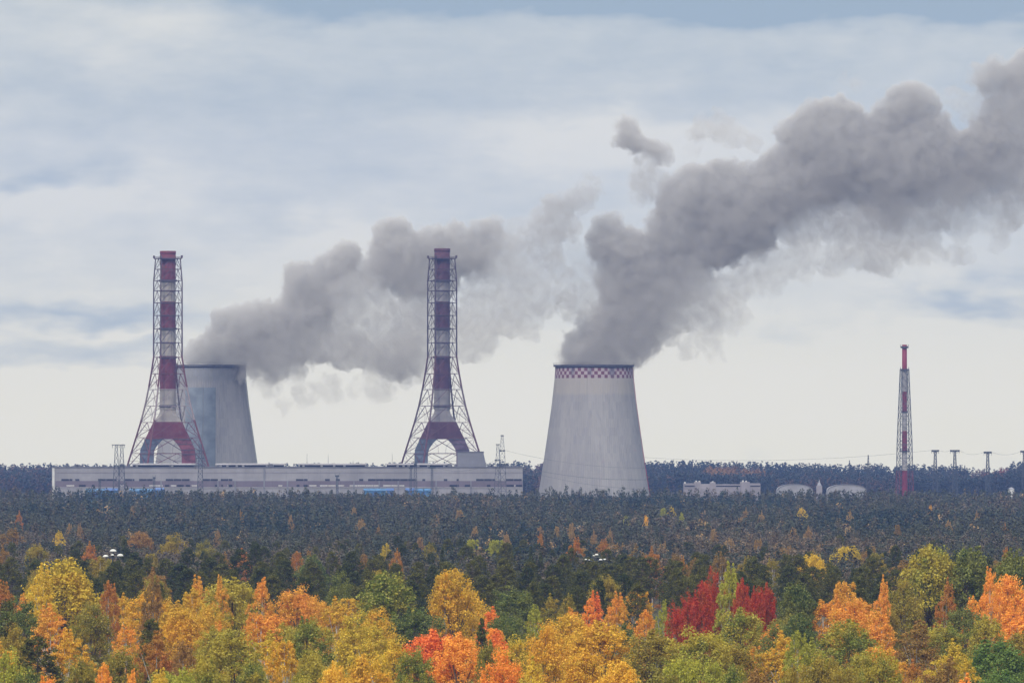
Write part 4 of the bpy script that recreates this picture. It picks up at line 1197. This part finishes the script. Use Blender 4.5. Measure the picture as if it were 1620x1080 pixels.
#@@SMOKE
# ------------------------------------------------------------------ smoke
def smoke(name, label, blobs, depth_scale, x0, x1, yt, yb, d, dens, zoff=0.0, nscale=1.0, wlo=0.9, wind=0.0):
    """a closed body of vapour: its half thickness and density come from the puffs it is made of, its edge from 3-D noise"""
    s = K * d
    W_, H_ = int((x1 - x0) / 2), int((yb - yt) / 2)
    gx = x0 + (np.arange(W_) + .5) * 2; gy = yb - (np.arange(H_) + .5) * 2
    X, Y = np.meshgrid(gx, gy)
    T = np.zeros_like(X); D = np.zeros_like(X); Wt = np.full_like(X, 1e-6)
    blobs = [(bx, by, br * 1.10 + 1.0, bd) for (bx, by, br, bd) in blobs]
    for (bx, by, br, bd) in blobs:
        q = 1 - ((X - bx) ** 2 + (Y - by) ** 2) / br ** 2
        m = np.clip(q, 0, 1)
        T = np.sqrt(T ** 2 + (br * np.sqrt(m)) ** 2 * .55)
        w = np.clip(q + .35, 0, 1) ** 2
        D += w * bd * br; Wt += w * br
    D = D / Wt
    T = np.minimum(T * 1.12, 62) 
    img = bpy.data.images.new(name + '_field', W_, H_, float_buffer=True, is_data=True)
    buf = np.ones((H_, W_, 4), dtype=np.float32); buf[..., 0] = T / 64.0; buf[..., 1] = D; buf[..., 2] = 0
    img.pixels.foreach_set(buf.ravel()); img.update(); img.pack()
    # closed hull a little larger than the vapour
    step = 4; mar = 17.0
    gx2 = np.arange(x0, x1 + 1, 6.0); gy2 = np.arange(yt, yb + 1, 6.0)
    XX, YY = np.meshgrid(gx2, gy2)
    TT = np.zeros_like(XX)
    for (bx, by, br, bd) in blobs:
        rr = br * 1.08 + mar * min(1.0, .55 + (d * 0 + br) / 40)
        m = np.clip(1 - ((XX - bx) ** 2 + (YY - by) ** 2) / rr ** 2, 0, 1)
        TT = np.sqrt(TT ** 2 + (rr * np.sqrt(m)) ** 2 * .55)
    TT = np.minimum(TT, 68)
    ok = TT > 0.5
    nx, ny = len(gx2), len(gy2)
    # cells with any inside corner
    cell = ok[:-1, :-1] | ok[1:, :-1] | ok[:-1, 1:] | ok[1:, 1:]
    used = np.zeros_like(ok)
    used[:-1, :-1] |= cell; used[1:, :-1] |= cell; used[:-1, 1:] |= cell; used[1:, 1:] |= cell
    idx = -np.ones((ny, nx), int); verts = []
    for j in range(ny):
        for i in range(nx):
            if used[j, i]:
                t = max(TT[j, i] * depth_scale * s, .4) + .3
                idx[j, i] = len(verts)
                x = (gx2[i] - 810) * s; z = CAMZ - (gy2[j] - HOR) * s
                verts.append((x, -t, z)); verts.append((x, t, z))
    faces = []
    for j in range(ny - 1):
        for i in range(nx - 1):
            if cell[j, i]:
                a, b, c, e = idx[j, i], idx[j, i + 1], idx[j + 1, i + 1], idx[j + 1, i]
                faces.append((e, c, b, a)); faces.append((a + 1, b + 1, c + 1, e + 1))
                if j == 0 or not cell[j - 1, i]: faces.append((a, b, b + 1, a + 1))
                if j == ny - 2 or not cell[j + 1, i]: faces.append((c, e, e + 1, c + 1))
                if i == 0 or not cell[j, i - 1]: faces.append((e, a, a + 1, e + 1))
                if i == nx - 2 or not cell[j, i + 1]: faces.append((b, c, c + 1, b + 1))
    m = bpy.data.materials.new(name + '_vapour'); m.use_nodes = True
    t = m.node_tree; t.nodes.clear(); q = NB(t)
    o = q.n('ShaderNodeTexCoord').outputs['Object']
    n1 = q.noise(o, 0.045 * nscale, 6.0, 0.68, color=True)
    w1 = q.vm('MULTIPLY', q.vm('SUBTRACT', n1, (.5, .5, .5)), (34.0, 20.0, 34.0))
    P = q.vm('ADD', o, w1)
    wx, wy, wz = q.sep(P)
    u = q.m('DIVIDE', q.m('SUBTRACT', wx, (x0 - 810) * s), (x1 - x0) * s)
    v = q.m('DIVIDE', q.m('SUBTRACT', wz, CAMZ - (yb - HOR) * s), (yb - yt) * s)
    im = q.n('ShaderNodeTexImage', image=img, interpolation='Linear', extension='CLIP'); q.put(im.inputs[0], q.xyz(u, v, 0.0))
    rr_, gg_, _ = q.sep(im.outputs[0])
    hid = q.m('MULTIPLY', rr_, 64.0 * depth_scale * s)
    n2 = q.noise(q.vm('MULTIPLY', o, (1, 1, 1)), 0.13 * nscale, 5.0, 0.72)
    lump = q.m('MULTIPLY', q.m('SUBTRACT', n2, .5), 17.0)
    e = q.m('SUBTRACT', q.m('ADD', hid, q.m('MULTIPLY', lump, q.rng(hid, 0.0, 6.0))), q.m('ABSOLUTE', wy))
    inside = q.rng(e, -1.5, 7.5)
    inside = q.m('MULTIPLY', inside, q.rng(hid, 0.2, 4.0))
    dn = q.m('MULTIPLY', q.m('MULTIPLY', inside, q.m('POWER', gg_, 1.75)), q.rng(n2, .30, .62, q.rng(gg_, .4, .9, .02, .70), q.rng(gg_, .4, .9, 1.7, 1.08)))
    dn = q.m('MULTIPLY', dn, q.m('DIVIDE', 12.0, q.m('ADD', hid, 4.0)))
    dn = q.m('MULTIPLY', dn, dens)
    pv = q.n('ShaderNodeVolumePrincipled')
    pv.inputs['Color'].default_value = (0.81, 0.775, 0.745, 1)
    pv.inputs['Anisotropy'].default_value = 0.0
    q.put(pv.inputs['Density'], dn)
    out = q.n('ShaderNodeOutputMaterial'); t.links.new(pv.outputs[0], out.inputs['Volume'])
    m.cycles.volume_step_rate = 0.3
    ob = mesh_obj(name, verts, faces, m)
    ob.location = (0, d, 0)
    return tag(ob, label, 'smoke', kind='stuff')

B1 = [(303,564,14,.9),(318,556,22,1),(338,568,18,1),(362,574,14,.7),(330,540,20,1),(350,552,30,1),(366,520,30,1),(385,548,36,1),(392,505,26,1),(384,500,18,1),(415,500,26,1),(420,535,40,1),
      (395,580,22,.8),(430,578,28,.75),(425,495,22,1),(455,500,34,1),(452,552,38,.85),(468,446,24,1),(482,438,22,1),(475,475,34,1),(462,430,15,1),(490,510,34,.9),(500,545,34,.75),(520,470,30,.95),
      (522,412,20,1),(540,406,24,1),(555,415,18,1),(530,440,30,1),(560,450,26,.9),(550,500,26,.55),(545,545,36,.7),(590,560,30,.75),(625,565,34,.85),(645,580,22,.8),(660,560,24,.75),(600,520,30,.5),
      (615,372,26,1),(630,362,18,1),(600,395,22,1),(625,410,38,1),(650,395,30,1),(600,430,28,.85),(655,440,36,.9),(680,380,26,1),(700,400,36,1),(725,372,20,.9),(690,440,34,.8),(735,400,32,1),
      (765,370,24,1),(778,362,18,1),(755,410,32,.95),(790,385,22,.8),(640,500,30,.6),(670,510,34,.6),(640,540,30,.65),(700,500,28,.5),(760,460,30,.42),(800,430,30,.4),(780,500,30,.36),(740,520,34,.42),(770,545,18,.35),
      (820,470,28,.34),(830,410,24,.35),(845,440,20,.28),(700,560,24,.42),(735,560,16,.34),(860,350,22,.7),(880,330,22,.75),(900,312,18,.7),(912,298,12,.6),(840,365,18,.5),(815,390,22,.4),(870,365,14,.5),(890,345,16,.55),(815,360,20,.35),
      (410,600,16,.4),(430,615,16,.35),(440,640,10,.28),(560,612,14,.28),(590,600,20,.3),(540,628,10,.26),(470,590,18,.45),(665,595,14,.5),(640,605,12,.4),(930,285,12,.4),(560,470,40,.5),(590,480,34,.5),
      (820,440,34,.50),(860,400,28,.50),(850,470,32,.46),(800,500,36,.48),(770,520,30,.50),(740,545,26,.5),(880,430,24,.42),(900,360,22,.55),(875,375,22,.6),(925,320,20,.5),(940,300,16,.45),(900,470,20,.4),(840,520,22,.38),(800,400,34,.6),(700,580,16,.4),(480,625,22,.34),(520,618,20,.32),(450,650,12,.3),(600,618,22,.34)]
smoke('smoke_plume', 'long grey plume drifting right from the sooty cooling tower behind the middle chimney', B1, 1.15, 270, 970, 250, 680, DT - 18, .19)
B2 = [(905,566,22,1),(930,560,28,1),(960,560,30,1),(985,566,18,.9),(915,545,24,1),(935,522,26,1),(965,520,36,1),(1000,545,30,.95),(1020,540,26,.9),(1030,515,30,.9),(985,480,36,1),(1010,500,36,1),(955,500,22,.9),
      (970,445,28,1),(960,400,26,1),(962,370,24,1),(970,352,16,1),(990,385,28,1),(1000,420,36,1),(1030,450,38,1),(1050,480,36,.85),(1075,500,30,.6),(1060,535,20,.6),(1035,400,34,1),(1060,360,36,1),(1070,310,34,1),(1085,285,22,1),
      (1100,340,44,1),(1110,295,32,1),(1090,400,40,1),(1080,440,38,.85),(1140,290,32,1),(1150,335,44,1),(1140,380,40,1),(1180,300,36,1),(1190,350,44,1),(1200,385,24,.95),(1215,290,30,1),(1110,455,30,.6),(1120,490,34,.5),
      (1150,460,30,.42),(1160,500,26,.35),(1120,530,24,.36),(1090,550,16,.36),(1180,440,26,.36),(1195,420,24,.45),(1240,270,34,1),(1230,320,44,1),(1260,210,28,1),(1275,190,24,1),(1290,240,46,1),(1300,185,30,1),(1325,175,24,1),
      (1270,300,44,1),(1320,230,48,1),(1340,190,28,1),(1310,290,42,1),(1350,260,48,1),(1375,220,36,1),(1400,190,28,1),(1430,160,28,1),(1452,152,24,1),(1470,165,22,.9),(1440,200,38,1),(1400,260,50,1),(1450,250,50,1),(1480,215,36,1),
      (1380,310,36,.85),(1430,300,40,.85),(1490,280,44,.95),(1520,235,34,1),(1540,270,38,.95),(1560,215,34,1),(1580,180,30,.9),(1570,245,36,1),(1590,270,26,.8),(1550,310,30,.6),(1500,320,34,.6),
      (1560,130,24,.8),(1575,108,20,.85),(1600,118,28,.9),(1625,110,28,.95),(1640,140,36,.9),(1545,118,14,.5),(1535,165,20,.35),(1610,160,30,.7),(1510,150,16,.4),(1600,210,30,.8),(1660,120,34,.9),
      (1260,370,30,.5),(1290,350,30,.5),(1330,350,34,.55),(1370,360,34,.55),(1340,390,30,.42),(1385,395,34,.5),(1405,415,24,.42),(1430,380,30,.45),(1460,360,30,.45),(1480,395,22,.38),(1500,405,14,.34),(1450,410,18,.32),(1280,400,26,.32),(1240,420,26,.32),
      (1525,350,26,.35),(1560,345,24,.3),(1210,450,20,.28),(994,213,23,1),(1008,226,21,1),(1028,238,20,1),(1046,244,17,1),(1020,265,18,.5),(1018,290,22,.55),(1035,300,18,.5),(1012,310,14,.4),(1045,280,14,.4),
      (1110,205,16,.38),(1130,200,16,.35),(1150,215,18,.3),(1165,200,12,.3),(1100,235,12,.28),(1185,225,14,.25),(1330,125,12,.3),(1355,130,12,.28),(925,460,20,.25),(905,430,24,.22),(915,400,22,.22),(905,480,24,.4),(1600,280,40,.8),(1625,230,42,.85),(1595,335,32,.5),(1625,180,36,.8),(1640,290,36,.6),(1110,205,20,.5),(1140,200,22,.48),(1165,215,20,.45),(1195,225,20,.4),(920,440,26,.42),(930,485,24,.45),(1130,560,16,.34),(1225,435,26,.36),(1320,415,24,.4),(1270,425,22,.34),(1520,400,20,.36),(1580,370,24,.34),(1468,328,32,.7),(1450,345,26,.6),(1500,345,26,.5),(1406,343,28,.85),(1425,330,24,.8)]
smoke('smoke_plume', 'broad dark grey plume rising from the checkered cooling tower to the upper right', B2, 1.15, 850, 1700, 60, 600, DT + 10, .20)

# ------------------------------------------------------------------ haze
hm = bpy.data.materials.new('haze_air'); hm.use_nodes = True
t_ = hm.node_tree; t_.nodes.clear()
pv = t_.nodes.new('ShaderNodeVolumePrincipled')
pv.inputs['Color'].default_value = (0.27, 0.42, 1.0, 1)
pv.inputs['Density'].default_value = 3.8e-5
ot = t_.nodes.new('ShaderNodeOutputMaterial'); t_.links.new(pv.outputs[0], ot.inputs['Volume'])
hz_ = MB().box(-2600, 2600, -600, 7240, -2.5, 350).build('haze', hm)
tag(hz_, 'thin blue haze filling the air over the whole plain', 'haze', kind='stuff')
